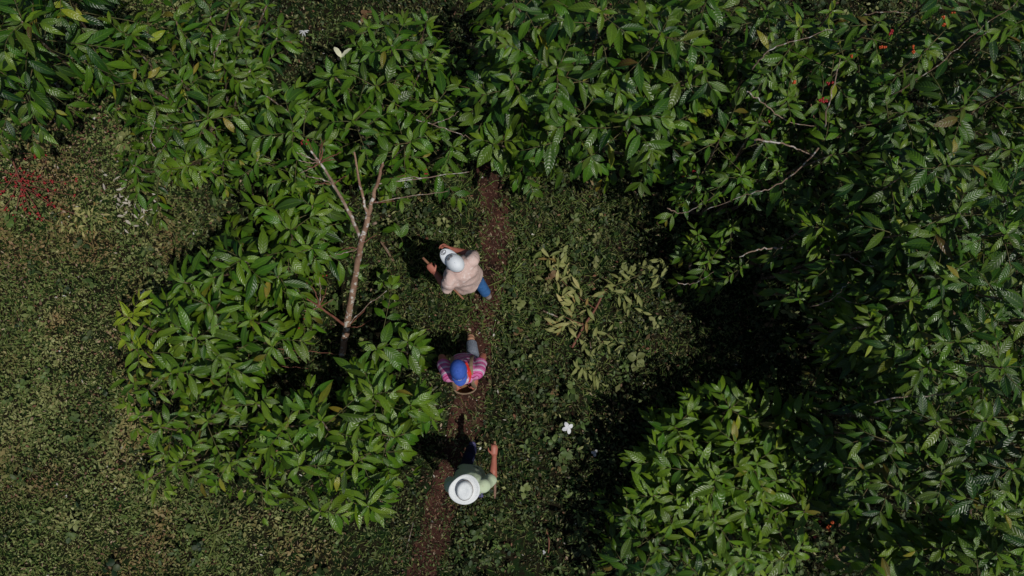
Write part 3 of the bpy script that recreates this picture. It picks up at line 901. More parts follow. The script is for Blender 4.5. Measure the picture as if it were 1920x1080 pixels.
def build_bare_tree():
    rng = random.Random(77)
    b = ground_at(641, 668)
    root = empty("leaning_tree", b, "bare leaning tree with lichen spotted trunk and red tipped twigs left of the walkers", "tree")
    tr = tube_part("trunk", [([(641, 668, -.05), (650, 610, .35), (664, 530, .85), (676, 465, 1.2), (690, 405, 1.45)], .044, .028)], M['trunkbark'], root, rng, .003, 10)
    tube_part("limb", [([(678, 452, 1.22), (655, 400, 1.45), (625, 345, 1.65), (600, 305, 1.8), (582, 282, 1.9)], .022, .009)], M['palebark'], root, rng, .004)
    tube_part("limb", [([(690, 405, 1.45), (682, 375, 1.6), (672, 330, 1.75), (664, 285, 1.9)], .018, .009)], M['trunkbark'], root, rng, .004)
    tube_part("limb", [([(690, 405, 1.45), (700, 370, 1.6), (712, 325, 1.75), (722, 280, 1.9)], .024, .012)], M['trunkbark'], root, rng, .004)
    tube_part("limb", [([(650, 612, .35), (622, 592, .6), (598, 575, .75), (575, 560, .9)], .016, .007)], M['redtwig'], root, rng, .004)
    tw = []
    for a, c in (((600, 305, 1.8), [(560, 300, 1.85), (580, 268, 1.9), (575, 312, 1.8), (562, 325, 1.8), (610, 262, 1.95), (600, 258, 1.95), (556, 285, 1.9), (628, 300, 1.85), (640, 285, 1.9)]),
                 ((625, 345, 1.65), [(570, 330, 1.7), (590, 345, 1.65), (650, 330, 1.75)]),
                 ((706, 345, 1.68), [(880, 322, 1.8), (800, 332, 1.75), (760, 328, 1.8)]),
                 ((700, 380, 1.55), [(840, 358, 1.6), (740, 378, 1.6)]),
                 ((598, 575, .75), [(560, 585, .8), (600, 520, .95), (612, 540, .9), (575, 530, .9), (552, 578, .8), (625, 560, .8)]),
                 ((650, 612, .35), [(690, 570, .6), (725, 545, .8), (695, 600, .5)]),
                 ((676, 465, 1.2), [(640, 470, 1.2), (610, 480, 1.15), (706, 440, 1.3)])):
        for e in c:
            m = tuple((a[i] + e[i]) / 2 + rng.gauss(0, (3, 3, .03)[i]) for i in range(3))
            tw.append(([a, m, e], .0075, .0035))
    for i in range(0, len(tw)):
        tube_part("twig", [tw[i]], M['palebark'] if i % 3 == 0 or i in (12, 13, 15) else M['redtwig'], root, rng, .004, 5)
    # cut knots
    for (px, py, z) in ((703, 418, 1.42), (652, 600, .4), (672, 478, 1.16)):
        c = at(px, py, z)
        t = Tubes(); t.add([c - Vector((.02, .01, 0)), c + Vector((.02, .0, .02))], [.016, .015], 8)
        link("pruned_stub", t.mesh("pruned_stub"), M['palebark'], root)
    for (px, py, z, n, mat) in ((572, 268, 1.92, 5, 'berry'), (800, 322, 1.78, 3, 'berry'), (563, 612, .75, 2, 'berry'), (568, 600, .8, 2, 'berry'), (606, 512, .95, 2, 'berry')):
        for _ in range(n):
            c = at(px + rng.gauss(0, 5), py + rng.gauss(0, 4), z)
            link("berry", spheres_mesh("berry", [tuple(c)], .009, rng), M[mat], root)
    LV = Leaves()
    for (px, py, z, n) in ((735, 335, 1.75, 4), (580, 345, 1.7, 2), (727, 285, 1.95, 5), (745, 430, 1.1, 2), (560, 560, .9, 3)):
        c = at(px, py, z)
        for i in range(n):
            az = rng.uniform(0, 6.28)
            d = Vector((math.cos(az), math.sin(az), rng.gauss(-.1, .2))).normalized()
            put_leaf(LV, rng, c, d, rng.uniform(.15, .22), .38, (.6, .12, 0))
    link("crown", leaf_mesh("crown", LV.arrays()), M['leaf'], root)


build_bare_tree()


def small_plant(name, label, cat, px, py, h, leaves, seed, mat='leaf', L=.2, wr=.4, tint=(.6, .1, 0), group=None):
    rng = random.Random(seed)
    b = ground_at(px, py)
    root = empty(name, b, label, cat, group)
    t = Tubes(); LV = Leaves()
    top = b + Vector((rng.gauss(0, .05), rng.gauss(0, .05), h))
    path = smooth_path([b - Vector((0, 0, .03)), b.lerp(top, .5) + Vector((.02, .01, 0)), top], 5)
    t.add(path, [.007 - .003 * i / (len(path) - 1) for i in range(len(path))], 6)
    link("stalk", t.mesh("stalk"), M['greentwig'], root)
    for (az, k, sz) in leaves:
        p = path[int(k * (len(path) - 1))]
        el = R(rng.uniform(-5, 30))
        d = Vector((math.cos(R(az)) * math.cos(el), math.sin(R(az)) * math.cos(el), math.sin(el)))
        put_leaf(LV, rng, p, d, L * sz, wr, (min(1, max(0, rng.gauss(tint[0], .1))), tint[1], tint[2]), .15, .2)
    link("foliage", leaf_mesh("foliage", LV.arrays()), M[mat], root)


SAP = "seedlings sprouting beside the footpath"
small_plant("coffee_seedling", "two leaved seedling above left of the white capped walker, leaves in a V", "seedling", 752, 468, .5, [(60, 1, 1.0), (115, 1, 1.05), (250, .6, .5)], 1, group=SAP)
small_plant("coffee_seedling", "bright seedling between the bare trunk and the white capped walker", "seedling", 708, 528, .35, [(75, 1, .9), (20, 1, 1.0), (120, 1, .75), (250, .7, .7), (200, .7, .6)], 2, tint=(.7, .2, 0), group=SAP)
small_plant("coffee_seedling", "seedling at the dark right edge of the grass with pointed pale leaves", "seedling", 1262, 500, .5, [(120, 1, .8), (175, 1, .8), (215, 1, .8), (60, 1, .6)], 3, group=SAP)
small_plant("coffee_seedling", "low dark seedling under the top centre shrub beside the path head", "seedling", 985, 352, .4, [(240, 1, .9), (290, 1, .8), (200, .8, .8), (330, .8, .8), (90, 1, .6)], 4, tint=(.35, .05, 0), group=SAP)
small_plant("broadleaf_weed", "heart leaved grey green weed to the right of the path", "weed", 1175, 500, .15, [(k * 47, .4 + .6 * (k % 3) / 2, .55) for k in range(9)], 5, L=.16, wr=.75, tint=(.75, .3, .1), mat='weed')
small_plant("broadleaf_weed", "pale broad leaved weed right of the straw hatted walker", "weed", 978, 905, .14, [(k * 51 + 10, .4 + .6 * (k % 3) / 2, .6) for k in range(8)], 6, L=.15, wr=.65, tint=(.9, .35, 0), mat='weed')
small_plant("broadleaf_weed", "round leaved weed just below right of the white capped walker", "weed", 972, 575, .12, [(k * 63 + 20, .4 + .6 * (k % 3) / 2, .6) for k in range(7)], 7, L=.15, wr=.7, tint=(.9, .3, .1), mat='weed')
small_plant("broadleaf_weed", "large leaved dull green weed right of the wilted cut branch", "weed", 1188, 690, .14, [(k * 70 + 35, .4 + .6 * (k % 3) / 2, .75) for k in range(6)], 8, L=.16, wr=.8, tint=(.6, .25, .1), mat='weed')
small_plant("grass_tuft", "long thin bladed grass tuft at the lower left below the straggling shrub", "grass tuft", 412, 1000, .05, [(k * 25 + 200, .5 + .5 * (k % 2), 1 + .3 * (k % 3)) for k in range(14)], 9, L=.26, wr=.035, tint=(.6, .3, .1), mat='grass')
small_plant("grass_tuft", "spreading tuft of bright grass blades right of the white capped walker", "grass tuft", 955, 520, .05, [(k * 29, .5 + .5 * (k % 2), .8 + .3 * (k % 3)) for k in range(16)], 10, L=.24, wr=.04, tint=(.8, .3, 0), mat='grass')


def cut_branch(name, label, cat, pts, r0, r1, bark, leaves, seed, mat='yellow_leaf', L=.15, wr=.27, berries=0, twigs=(), tint=None):
    rng = random.Random(seed)
    b = ground_at(*pts[0][:2])
    root = empty(name, b, label, cat)

    def gp(p):
        q = ground_at(p[0], p[1]); q.z += p[2]; return q
    path = smooth_path([gp(p) for p in pts], 6)
    k = len(path)
    t = Tubes(); t.add(path, [r0 + (r1 - r0) * i / (k - 1) for i in range(k)], 8)
    link("stem", t.mesh("stem"), M[bark], root)
    bp = []
    ends = [path[-1]]
    for tw in twigs:
        tp = smooth_path([gp(p) for p in tw], 5)
        t = Tubes(); t.add(tp, [.006 - .003 * i / (len(tp) - 1) for i in range(len(tp))], 5)
        link("twig", t.mesh("twig"), M[bark], root)
        ends += tp[1:]
    if leaves:
        LV = Leaves()
        for (px, py, z, n, az, spread) in leaves:
            c = gp((px, py, z))
            for _ in range(int(n * 1.7)):
                a = R(az + rng.gauss(0, spread))
                d = Vector((math.cos(a), math.sin(a), rng.gauss(.05, .25))).normalized()
                q = c + Vector((rng.gauss(0, .085), rng.gauss(0, .085), rng.uniform(0, .07)))
                tt = tint or (rng.uniform(.2, 1), max(0, min(1, rng.gauss(.45, .35))), 0.7 if rng.random() < .1 else 0)
                put_leaf(LV, rng, q, d, L * rng.uniform(.7, 1.25), wr, tt, .4, rng.uniform(-.2, .5))
        link("foliage", leaf_mesh("foliage", LV.arrays()), M[mat], root)
    for _ in range(berries):
        e = rng.choice(ends) + Vector((rng.gauss(0, .02), rng.gauss(0, .02), rng.gauss(.01, .008)))
        bp.append(tuple(e))
        if len(bp) >= 3:
            link("berry_cluster", spheres_mesh("berry_cluster", [tuple(Vector(bp[0]) + Vector((rng.gauss(0, .009), rng.gauss(0, .009), rng.gauss(0, .006)))) for _ in range(3)], .0095, rng), M['berry'], root)
            bp = []
    return root


cut_branch("cut_branch", "reddish brown cut branch with wilted yellow leaves lying right of the path", "branch",
           [(1072, 652, .04), (1095, 610, .06), (1115, 580, .08), (1132, 545, .12)], .016, .012, 'redtwig',
           [(1045, 520, .08, 14, 120, 50), (1075, 560, .08, 16, 160, 60), (1060, 605, .06, 12, 200, 70), (1100, 600, .06, 7, 30, 80), (1035, 500, .1, 8, 100, 50)], 41,
           twigs=[[(1115, 580, .08), (1080, 555, .09), (1045, 520, .1)], [(1095, 610, .06), (1070, 600, .07), (1050, 590, .06)]])
cut_branch("cut_branch", "cut branch tip with fresh yellow green pointed leaves, right end of the wilted pile", "branch",
           [(1132, 545, .1), (1155, 535, .12), (1185, 522, .16), (1210, 512, .2)], .009, .005, 'greentwig',
           [(1160, 535, .12, 5, 150, 70), (1190, 522, .18, 6, 40, 70), (1210, 514, .2, 7, 60, 60), (1165, 560, .08, 4, 270, 30), (1200, 560, .08, 4, 300, 40)], 42, tint=(.5, .25, 0))
cut_branch("cut_branch", "lower cut branch with narrow olive leaves below the wilted yellow pile", "branch",
           [(1105, 640, .05), (1108, 665, .07), (1100, 690, .07)], .007, .004, 'bark',
           [(1085, 665, .06, 6, 250, 40), (1105, 690, .06, 6, 270, 40), (1120, 700, .05, 4, 290, 40), (1140, 640, .06, 6, 330, 60)], 43, tint=(.3, .25, 0))
cut_branch("broken_stick", "short whitish broken stick pointing at the wilted yellow branch", "stick", [(1018, 583, .03), (1035, 590, .04), (1056, 600, .04)], .010, .007, 'palebark', [], 44)
cut_branch("broken_stick", "thin reddish stick standing in the dark weeds near the bottom edge", "stick", [(1023, 990, .02), (1029, 1012, .05), (1028, 1036, .03)], .010, .006, 'redtwig', [], 45)
cut_branch("dry_stalk", "long thin dry grass stalk lying left of the path at the bottom", "stalk", [(760, 1042, .03), (768, 1010, .06), (776, 978, .06)], .004, .002, 'palebark', [], 46)
cut_branch("broken_stick", "pair of short brown pruned stems between the bare trunk and white capped walker", "stick", [(738, 490, .03), (726, 470, .08), (716, 455, .1)], .014, .011, 'bark', [], 47, twigs=[[(735, 492, .02), (733, 478, .06), (722, 460, .08)]])
cut_branch("berry_branch", "leafless red branch covered in red berries lying at the left edge", "branch",
           [(28, 300, .06), (40, 325, .1), (52, 352, .12)], .012, .008, 'redtwig', [], 48, berries=240,
           twigs=[[(40, 325, .1), (20, 355, .1), (0, 372, .06)], [(45, 340, .12), (30, 375, .1), (8, 398, .06)], [(50, 350, .12), (52, 385, .1), (58, 415, .05)],
                  [(52, 352, .12), (72, 385, .1), (82, 410, .05)], [(52, 352, .12), (85, 370, .1), (112, 395, .05)], [(48, 345, .12), (92, 358, .1), (140, 368, .05)],
                  [(42, 330, .1), (80, 335, .1), (112, 345, .06)], [(40, 325, .1), (60, 300, .09), (90, 292, .05)], [(45, 340, .1), (15, 345, .08), (-20, 350, .05)], [(52, 352, .12), (100, 385, .1), (150, 405, .05)], [(52, 352, .12), (40, 395, .1), (32, 422, .05)],
                  [(45, 340, .12), (95, 345, .1), (150, 340, .05)], [(50, 350, .12), (70, 400, .1), (105, 420, .05)], [(42, 330, .1), (10, 325, .08), (-10, 318, .05)]])
cut_branch("withered_spray", "withered spray of yellow and rust leaves below the red berry branch", "leaf spray", [(120, 395, .03), (150, 402, .05), (185, 408, .05)], .005, .003, 'bark',
           [(130, 412, .03, 9, 250, 60), (160, 415, .03, 10, 290, 70), (190, 408, .04, 10, 330, 70)], 49, L=.09, wr=.3)
cut_branch("withered_spray", "cluster of pale silvery dead leaves right of the red berry branch", "leaf spray", [(235, 395, .03), (255, 392, .05), (275, 390, .05)], .004, .003, 'bark',
           [(235, 385, .03, 7, 100, 80), (255, 398, .04, 8, 270, 80), (275, 392, .04, 7, 0, 80), (225, 370, .03, 7, 90, 80)], 50, L=.08, wr=.32, mat='litter', tint=(.5, .6, .5))


def petals(label, px, py, n, L, wr, seed, name="fallen_blossom", cat="blossom", az0=0, z=.07, mat='white_petal', sp=None):
    rng = random.Random(seed)
    c = ground_at(px, py) if z < .5 else at(px, py, z)
    if z < .5: c.z += z
    LV = Leaves()
    for i in range(n):
        a = R(az0 + (sp or 360 / n) * i + rng.gauss(0, 8))
        d = Vector((math.cos(a), math.sin(a), rng.uniform(.1, .35))).normalized()
        LV.add(c, d, (rng.gauss(0, .3), rng.gauss(0, .3), 1), L * rng.uniform(.65, 1.0), L * wr * .8, .3, .3, .02, rng.uniform(0, 6), (0, 0, 0))
    A = LV.arrays()
    A[:, 0:3] -= np.array(c)
    o = link(name, leaf_mesh(name, A, 7, 5, (.5, .55), 0.0), M[mat])
    o.location = c
    tag(o, label, cat)


petals("large white four petalled fallen blossom on the dark weeds right of the path", 1063, 799, 4, .085, .7, 1, az0=20, z=.24, mat="bright_petal")
petals("small white fallen blossom below right of the large one", 1112, 846, 3, .055, .8, 2, az0=40, z=.2)
petals("tiny white fallen blossom right of the bottom stick", 1020, 1033, 3, .03, .9, 3)
petals("white spread of narrow petals in the gap at the top left", 572, 62, 6, .085, .22, 4, az0=180, sp=38)
petals("pair of creamy white leaves standing in a V on the glossy upper left shrub", 640, 108, 2, .15, .42, 5, name="bleached_leaf_pair", cat="leaf pair", az0=62, sp=62, z=2.15, mat="cream_leaf")
petals("single cream leaf lying on the weeds by the yellow tipped left shrub", 272, 552, 2, .075, .4, 6, name="bleached_leaf", cat="leaf", az0=70, sp=80)


# ------------------------------------------------------------------ people
class Rings:
    """lofted rings gathered for one voxel-joined body or garment"""
    def __init__(self):
        self.v, self.f = [], []

    def loft(self, rings, segs=16, caps=True):
        b = len(self.v)
        for c, U, V in rings:
            for j in range(segs):
                a = 2 * math.pi * j / segs
                self.v.append(tuple(c + U * math.cos(a) + V * math.sin(a)))
        k = len(rings)
        for i in range(k - 1):
            for j in range(segs):
                p, q = b + i * segs + j, b + i * segs + (j + 1) % segs
                self.f.append((p, q, q + segs, p + segs))
        if caps:
            self.f.append(tuple(b + j for j in reversed(range(segs))))
            self.f.append(tuple(b + (k - 1) * segs + j for j in range(segs)))

    def limb(self, pts, rad, segs=14, flat=1.0, up=Vector((0, 0, 1)), round_ends=True):
        """tapered limb; flat scales the radius along 'up'"""
        pts = [Vector(p) for p in pts]
        path = smooth_path(pts, 4) if len(pts) > 2 else smooth_path(pts, 5)
        k = len(path)
        n0 = len(pts) - 1
        rings = []
        for i, p in enumerate(path):
            t = i / (k - 1) * n0
            a = min(n0 - 1, int(t)); f = t - a
            r = rad[a] * (1 - f) + rad[a + 1] * f
            d = (path[min(i + 1, k - 1)] - path[max(i - 1, 0)]).normalized()
            u = up - d * up.dot(d)
            if u.length < .05: u = Vector((0, 1, 0)) - d * d.y
            u.normalize(); s = d.cross(u)
            rings.append((p, s * r, u * r * flat, d, r))
        out = []
        if round_ends:
            p, s, u, d, r = rings[0]
            for q in (.96, .8, .5): out.append((p - d * r * q, s * math.sqrt(1 - q * q), u * math.sqrt(1 - q * q)))
        out += [(p, s, u) for p, s, u, d, r in rings]
        if round_ends:
            p, s, u, d, r = rings[-1]
            for q in (.5, .8, .96): out.append((p + d * r * q, s * math.sqrt(1 - q * q), u * math.sqrt(1 - q * q)))
        self.loft(out, segs)

    def ball(self, c, rx, ry, rz, rot=None, n=12):
        rings = []
        rm = rot or Matrix.Identity(3)
        for i in range(1, n):
            th = math.pi * i / n
            rings.append((Vector(c) + rm @ Vector((0, 0, -rz * math.cos(th))), rm @ Vector((rx * math.sin(th), 0, 0)), rm @ Vector((0, ry * math.sin(th), 0))))
        self.loft(rings, 18)

    def raw(self, name):
        me = bpy.data.meshes.new(name)
        me.from_pydata(self.v, [], self.f)
        me.polygons.foreach_set("use_smooth", [True] * len(me.polygons))
        me.update()
        return me

    def fused(self, name, voxel=.007, smooth=4):
        me = self.raw(name)
        o = bpy.data.objects.new("tmp", me)
        COL.objects.link(o)
        m = o.modifiers.new("r", 'REMESH'); m.mode = 'VOXEL'; m.voxel_size = voxel; m.use_smooth_shade = True
        if smooth:
            s = o.modifiers.new("s", 'SMOOTH'); s.factor = .5; s.iterations = smooth
        dg = bpy.context.evaluated_depsgraph_get()
        out = bpy.data.meshes.new_from_object(o.evaluated_get(dg))
        out.name = name
        bpy.data.objects.remove(o)
        bpy.data.meshes.remove(me)
        return out


def hand(B, wrist, d, palm_n, side, curl, thumb_side):
    """palm, four fingers and a thumb; d = direction of the fingers, palm_n = out of the palm, side = across the palm"""
    d, palm_n, side = d.normalized(), palm_n.normalized(), side.normalized()
    c = wrist + d * .05
    B.limb([wrist - d * .01, wrist + d * .03, wrist + d * .085], [.026, .037, .040], 14, .48, palm_n)
    for i, (ln, off) in enumerate(((.066, -.031), (.076, -.010), (.071, .011), (.055, .031))):
        off *= -thumb_side
        p0 = wrist + d * (.082 - .006 * (i == 3)) + side * off
        a = R(curl * (.55 + .1 * i))
        d1 = d * math.cos(a) + palm_n * math.sin(a)
        a2 = R(curl * 1.35)
        d2 = d * math.cos(a2) + palm_n * math.sin(a2)
        a3 = R(curl * 1.9)
        d3 = d * math.cos(a3) + palm_n * math.sin(a3)
        p1 = p0 + d1 * ln * .48; p2 = p1 + d2 * ln * .32; p3 = p2 + d3 * ln * .25
        B.limb([p0, p1, p2, p3], [.0095, .009, .0082, .007], 8)
    t0 = wrist + d * .03 + side * thumb_side * .030
    t1 = t0 + (d * .6 + side * thumb_side * .8).normalized() * .035 + palm_n * .008
    t2 = t1 + (d * .9 + side * thumb_side * .15 + palm_n * .35).normalized() * .032
    B.limb([t0, t1, t2], [.013, .0105, .0085], 8)


def cloth_mat(name, c1, c2, scale=30, rough=.85, bump=.25, extra=None):
    m = noise_mat(name, c1, c2, scale, rough, bump=bump, bscale=28, spec=.2)
    return m


M['skin'] = noise_mat("skin", (0.36, 0.115, 0.075), (0.46, 0.165, 0.115), 12, .5, spec=.4)
M['beige_cloth'] = noise_mat("beige_shirt", (0.60, 0.42, 0.37), (0.74, 0.57, 0.52), 9, .9, (0.82, 0.69, 0.65), 28, .55, .7, .35, 22, spec=.15)
M['green_cloth'] = noise_mat("pale_green_shirt", (0.50, 0.60, 0.40), (0.60, 0.70, 0.50), 7, .9, bump=.3, bscale=20, spec=.15)
M['blue_jeans'] = noise_mat("blue_jeans", (0.030, 0.11, 0.30), (0.055, 0.17, 0.42), 25, .9, bump=.3, spec=.15)
M['navy_cloth'] = noise_mat("navy_trousers", (0.010, 0.011, 0.035), (0.020, 0.022, 0.060), 18, .9, bump=.3, spec=.15)
M['grey_cloth'] = noise_mat("grey_trousers", (0.15, 0.18, 0.24), (0.28, 0.31, 0.37), 60, .9, bump=.3, spec=.15)
M['white_cap'] = noise_mat("white_cap", (0.74, 0.79, 0.85), (0.82, 0.86, 0.90), 20, .8, bump=.1, spec=.2)
M['blue_cap'] = noise_mat("blue_cap", (0.035, 0.095, 0.42), (0.055, 0.13, 0.52), 40, .75, bump=.1, spec=.25)
M['dark_mark'] = noise_mat("dark_print", (0.06, 0.06, 0.075), (0.10, 0.10, 0.12), 40, .7)
M['pale_mark'] = noise_mat("pale_print", (0.62, 0.63, 0.66), (0.72, 0.72, 0.74), 40, .7)
M['straw_hat'] = noise_mat("white_straw", (0.74, 0.78, 0.80), (0.84, 0.87, 0.88), 60, .75, bump=.25, bscale=120, spec=.2)
M['hat_band'] = noise_mat("worn_hat_band", (0.45, 0.34, 0.27), (0.66, 0.60, 0.56), 14, .8)
M['tan_strap'] = noise_mat("tan_strap", (0.20, 0.14, 0.085), (0.30, 0.22, 0.14), 40, .85)
M['red_cloth'] = noise_mat("red_scarf", (0.55, 0.022, 0.018), (0.70, 0.050, 0.035), 20, .85, bump=.2)
M['shoe_grey'] = noise_mat("grey_shoe", (0.16, 0.13, 0.12), (0.28, 0.23, 0.21), 30, .8)
M['shoe_blue'] = noise_mat("blue_rubber_shoe", (0.06, 0.06, 0.15), (0.14, 0.13, 0.28), 70, .7)
M['shoe_tan'] = noise_mat("worn_tan_shoe", (0.36, 0.17, 0.10), (0.50, 0.28, 0.18), 30, .8)
M['black_sock'] = noise_mat("dark_sock", (0.012, 0.012, 0.022), (0.025, 0.025, 0.04), 30, .9)
M['hair'] = noise_mat("black_hair", (0.006, 0.005, 0.004), (0.014, 0.011, 0.009), 60, .5)
M['eye'] = noise_mat("eye_dark", (0.02, 0.012, 0.01), (0.03, 0.02, 0.015), 60, .2)
M['wood'] = noise_mat("worn_wood", (0.22, 0.095, 0.05), (0.34, 0.17, 0.10), 12, .7, stretch=(1, 1, .2))
M['steel'] = noise_mat("dull_steel", (0.16, 0.085, 0.055), (0.28, 0.17, 0.12), 30, .6)
M['wicker'] = noise_mat("wicker", (0.16, 0.085, 0.035), (0.30, 0.18, 0.08), 40, .8, bump=.6, bscale=70)


def striped_mat():
    m, nt, p, out = new_mat("pink_striped_shirt")
    L = nt.links.new
    tc = N(nt, "ShaderNodeTexCoord")
    sp = N(nt, "ShaderNodeSeparateXYZ"); L(tc.outputs["Object"], sp.inputs[0])
    ab = math_n(nt, 'ABSOLUTE', sp.outputs[0])
    nz = N(nt, "ShaderNodeTexNoise"); nz.inputs["Scale"].default_value = 9; L(tc.outputs["Object"], nz.inputs["Vector"])
    v = math_n(nt, 'ADD', math_n(nt, 'ADD', math_n(nt, 'MULTIPLY', sp.outputs[2], .75), math_n(nt, 'MULTIPLY', sp.outputs[1], .9)), math_n(nt, 'MULTIPLY', nz.outputs[0], .018))
    s = math_n(nt, 'FRACT', math_n(nt, 'MULTIPLY', v, 11.5))
    rp = N(nt, "ShaderNodeValToRGB")
    cr = rp.color_ramp; cr.interpolation = 'CONSTANT'
    cols = [(0, (.62, .58, .66)), (.20, (.64, .15, .38)), (.42, (.40, .015, .10)), (.50, (.62, .14, .36)), (.70, (.34, .03, .12)), (.76, (.64, .24, .44))]
    cr.elements[0].position = 0; cr.elements[0].color = (*cols[0][1], 1)
    cr.elements[1].position = cols[1][0]; cr.elements[1].color = (*cols[1][1], 1)
    for pos, c in cols[2:]:
        e = cr.elements.new(pos); e.color = (*c, 1)
    L(s, rp.inputs[0])
    L(rp.outputs[0], p.inputs["Base Color"])
    p.inputs["Roughness"].default_value = .9
    n3 = N(nt, "ShaderNodeTexNoise"); n3.inputs["Scale"].default_value = 24; L(tc.outputs["Object"], n3.inputs["Vector"])
    bp = N(nt, "ShaderNodeBump"); bp.inputs["Strength"].default_value = .3; bp.inputs["Distance"].default_value = .02
    L(n3.outputs[0], bp.inputs["Height"]); L(bp.outputs[0], p.inputs["Normal"])
    return m


M['stripes'] = striped_mat()


def person(label, hip_px, yaw, pose, cloth, seed):
    """local frame: +Y forward, +X the person's right, Z up; pose holds joints in metres"""
    P = {k: Vector(v) for k, v in pose.items() if isinstance(v, tuple)}
    g = at(hip_px[0], hip_px[1], .9)
    base = Vector((g.x, g.y, float(gz(np.array(g.x), np.array(g.y))) + .012))
    root = empty("person", base, label, "person", None, yaw)
    hd, ch, pe = P['head'], P['chest'], P['pelvis']
    spine = (ch - pe).normalized()
    face = P['face'].normalized()
    hup = P['hup'].normalized()
    face = (face - hup * face.dot(hup)).normalized()
    hright = face.cross(hup)
    hrot = Matrix((hright, face, hup)).transposed()
    X = Vector((1, 0, 0))
    tr = (P['shR'] - P['shL']).normalized()
    tf = spine.cross(tr) * -1
    tf = (tf if tf.y > 0 else -tf).normalized()
    # ---- body: one fused skin
    B = Rings()
    B.loft([(pe - spine * .10, X * .10, tf * .07), (pe, X * .145, tf * .095), (pe + spine * .12, tr * .13, tf * .09), (pe.lerp(ch, .6), tr * .14, tf * .10), (ch, tr * .16, tf * .105),
            (ch + spine * .10, tr * .13, tf * .085), (ch + spine * .15, tr * .06, tf * .055)], 18)
    nb = ch + spine * .12
    B.limb([nb, hd - hup * .09 - face * .015], [.058, .052], 14)
    B.ball(hd, .074, .095, .118, hrot)
    B.ball(hd - hup * .055 + face * .022, .058, .070, .062, hrot)          # jaw
    B.limb([hd + face * .085 + hup * .012, hd + face * .112 - hup * .028], [.010, .017], 8)   # nose
    B.limb([hd + face * .086 - hup * .066 - hright * .022, hd + face * .092 - hup * .064, hd + face * .086 - hup * .066 + hright * .022], [.007, .010, .007], 8)   # lips
    B.limb([hd + face * .08 + hup * .03 - hright * .045, hd + face * .092 + hup * .032, hd + face * .08 + hup * .03 + hright * .045], [.010, .012, .010], 8)   # brow
    for s in (-1, 1):
        B.ball(hd + hright * s * .078 - hup * .01 - face * .008, .012, .022, .034, hrot, 8)     # ears
    for s, S in ((-1, 'L'), (1, 'R')):
        sh, el, wr = P['sh' + S], P['el' + S], P['wr' + S]
        B.limb([ch + tr * s * .10 + spine * .05, sh, el, el.lerp(wr, .35), wr], [.06, .053, .040, .041, .027], 14)
        fd = P.get('hd' + S, (wr - el)).normalized()
        pn = P.get('pn' + S, Vector((-s, 0, 0)))
        pn = (pn - fd * pn.dot(fd)).normalized()
        hand(B, wr, fd, pn, fd.cross(pn), pose.get('curl' + S, 25), 1 if (fd.cross(pn)).dot(P.get('th' + S, Vector((0, 1, .3)))) > 0 else -1)
        hip, kn, an, toe = P['hip' + S], P['kn' + S], P['an' + S], P['toe' + S]
        B.limb([hip, kn, kn.lerp(an, .35), an], [.078, .050, .048, .036], 14)
        B.limb([an + Vector((0, 0, -.02)), an.lerp(toe, .5) + Vector((0, 0, -.015)), toe], [.034, .034, .026], 12, .75)
    link("body", B.fused("body", .0065, 3), M['skin'], root, True)
    for s in (-1, 1):
        e = Rings(); e.ball(hd + face * .082 + hup * .006 + hright * s * .031, .013, .010, .009, hrot, 8)
        link("eye", e.raw("eye"), M['eye'], root, True)
    # ---- hair
    H = Rings()
    H.ball(hd + hup * .010 - face * .014, .078, .090, .106, hrot)
    H.ball(hd - hup * .045 - face * .045, .066, .055, .062, hrot)
    link("hair", H.fused("hair", .009, 2), M['hair'], root, True)
    # ---- shirt
    T = Rings()
    hem = cloth.get('hem', -.10)
    w = cloth.get('loose', 1.0)
    T.loft([(pe + spine * hem, X * .172 * w, tf * .125 * w), (pe, X * .168 * w, tf * .122 * w), (pe.lerp(ch, .35), tr * .158 * w, tf * .125 * w), (pe.lerp(ch, .7), tr * .170 * w, tf * .132 * w), (ch, tr * .182 * w, tf * .132 * w),
            (ch + spine * .075, tr * .172, tf * .112), (ch + spine * .115, tr * .115, tf * .085), (ch + spine * .145, tr * .075, tf * .070)], 22)
    for s, S in ((-1, 'L'), (1, 'R')):
        sh, el = P['sh' + S], P['el' + S]
        f = cloth.get('sleeve', .62)
        T.limb([ch + tr * s * .09 + spine * .05, sh, sh.lerp(el, f * .55), sh.lerp(el, f)], [.070, .070, .066 * w, .069 * w], 16, round_ends=False)
    # soft folds and a rucked hem
    me = T.fused("shirt", .008, 10)
    rr = random.Random(seed)
    ax = [rand_unit(rr) for _ in range(4)]
    phs = [rr.uniform(0, 6) for _ in range(4)]
    for v in me.vertices:
        q = v.co
        k = sum(math.sin(q.dot(a) * (26 + 9 * i) + phs[i]) for i, a in enumerate(ax)) * .0034 * w
        v.co = q + v.normal * k
    link("shirt", me, M[cloth['shirt']], root, True)
    # ---- trousers
    Q = Rings()
    Q.loft([(pe + spine * .09, X * .152, tf * .108), (pe, X * .160, tf * .115), (pe + Vector((0, -.01, -.09)), X * .160, Vector((0, .112, 0)))], 20)
    for S in 'LR':
        hip, kn, an = P['hip' + S], P['kn' + S], P['an' + S]
        Q.limb([hip + Vector((0, 0, .03)), kn, kn.lerp(an, .5), kn.lerp(an, cloth.get('cuff', .93))], [.094, .072, .068, .064], 16, round_ends=False)
    link("trousers", Q.fused("trousers", .008, 4), M[cloth['trousers']], root, True)
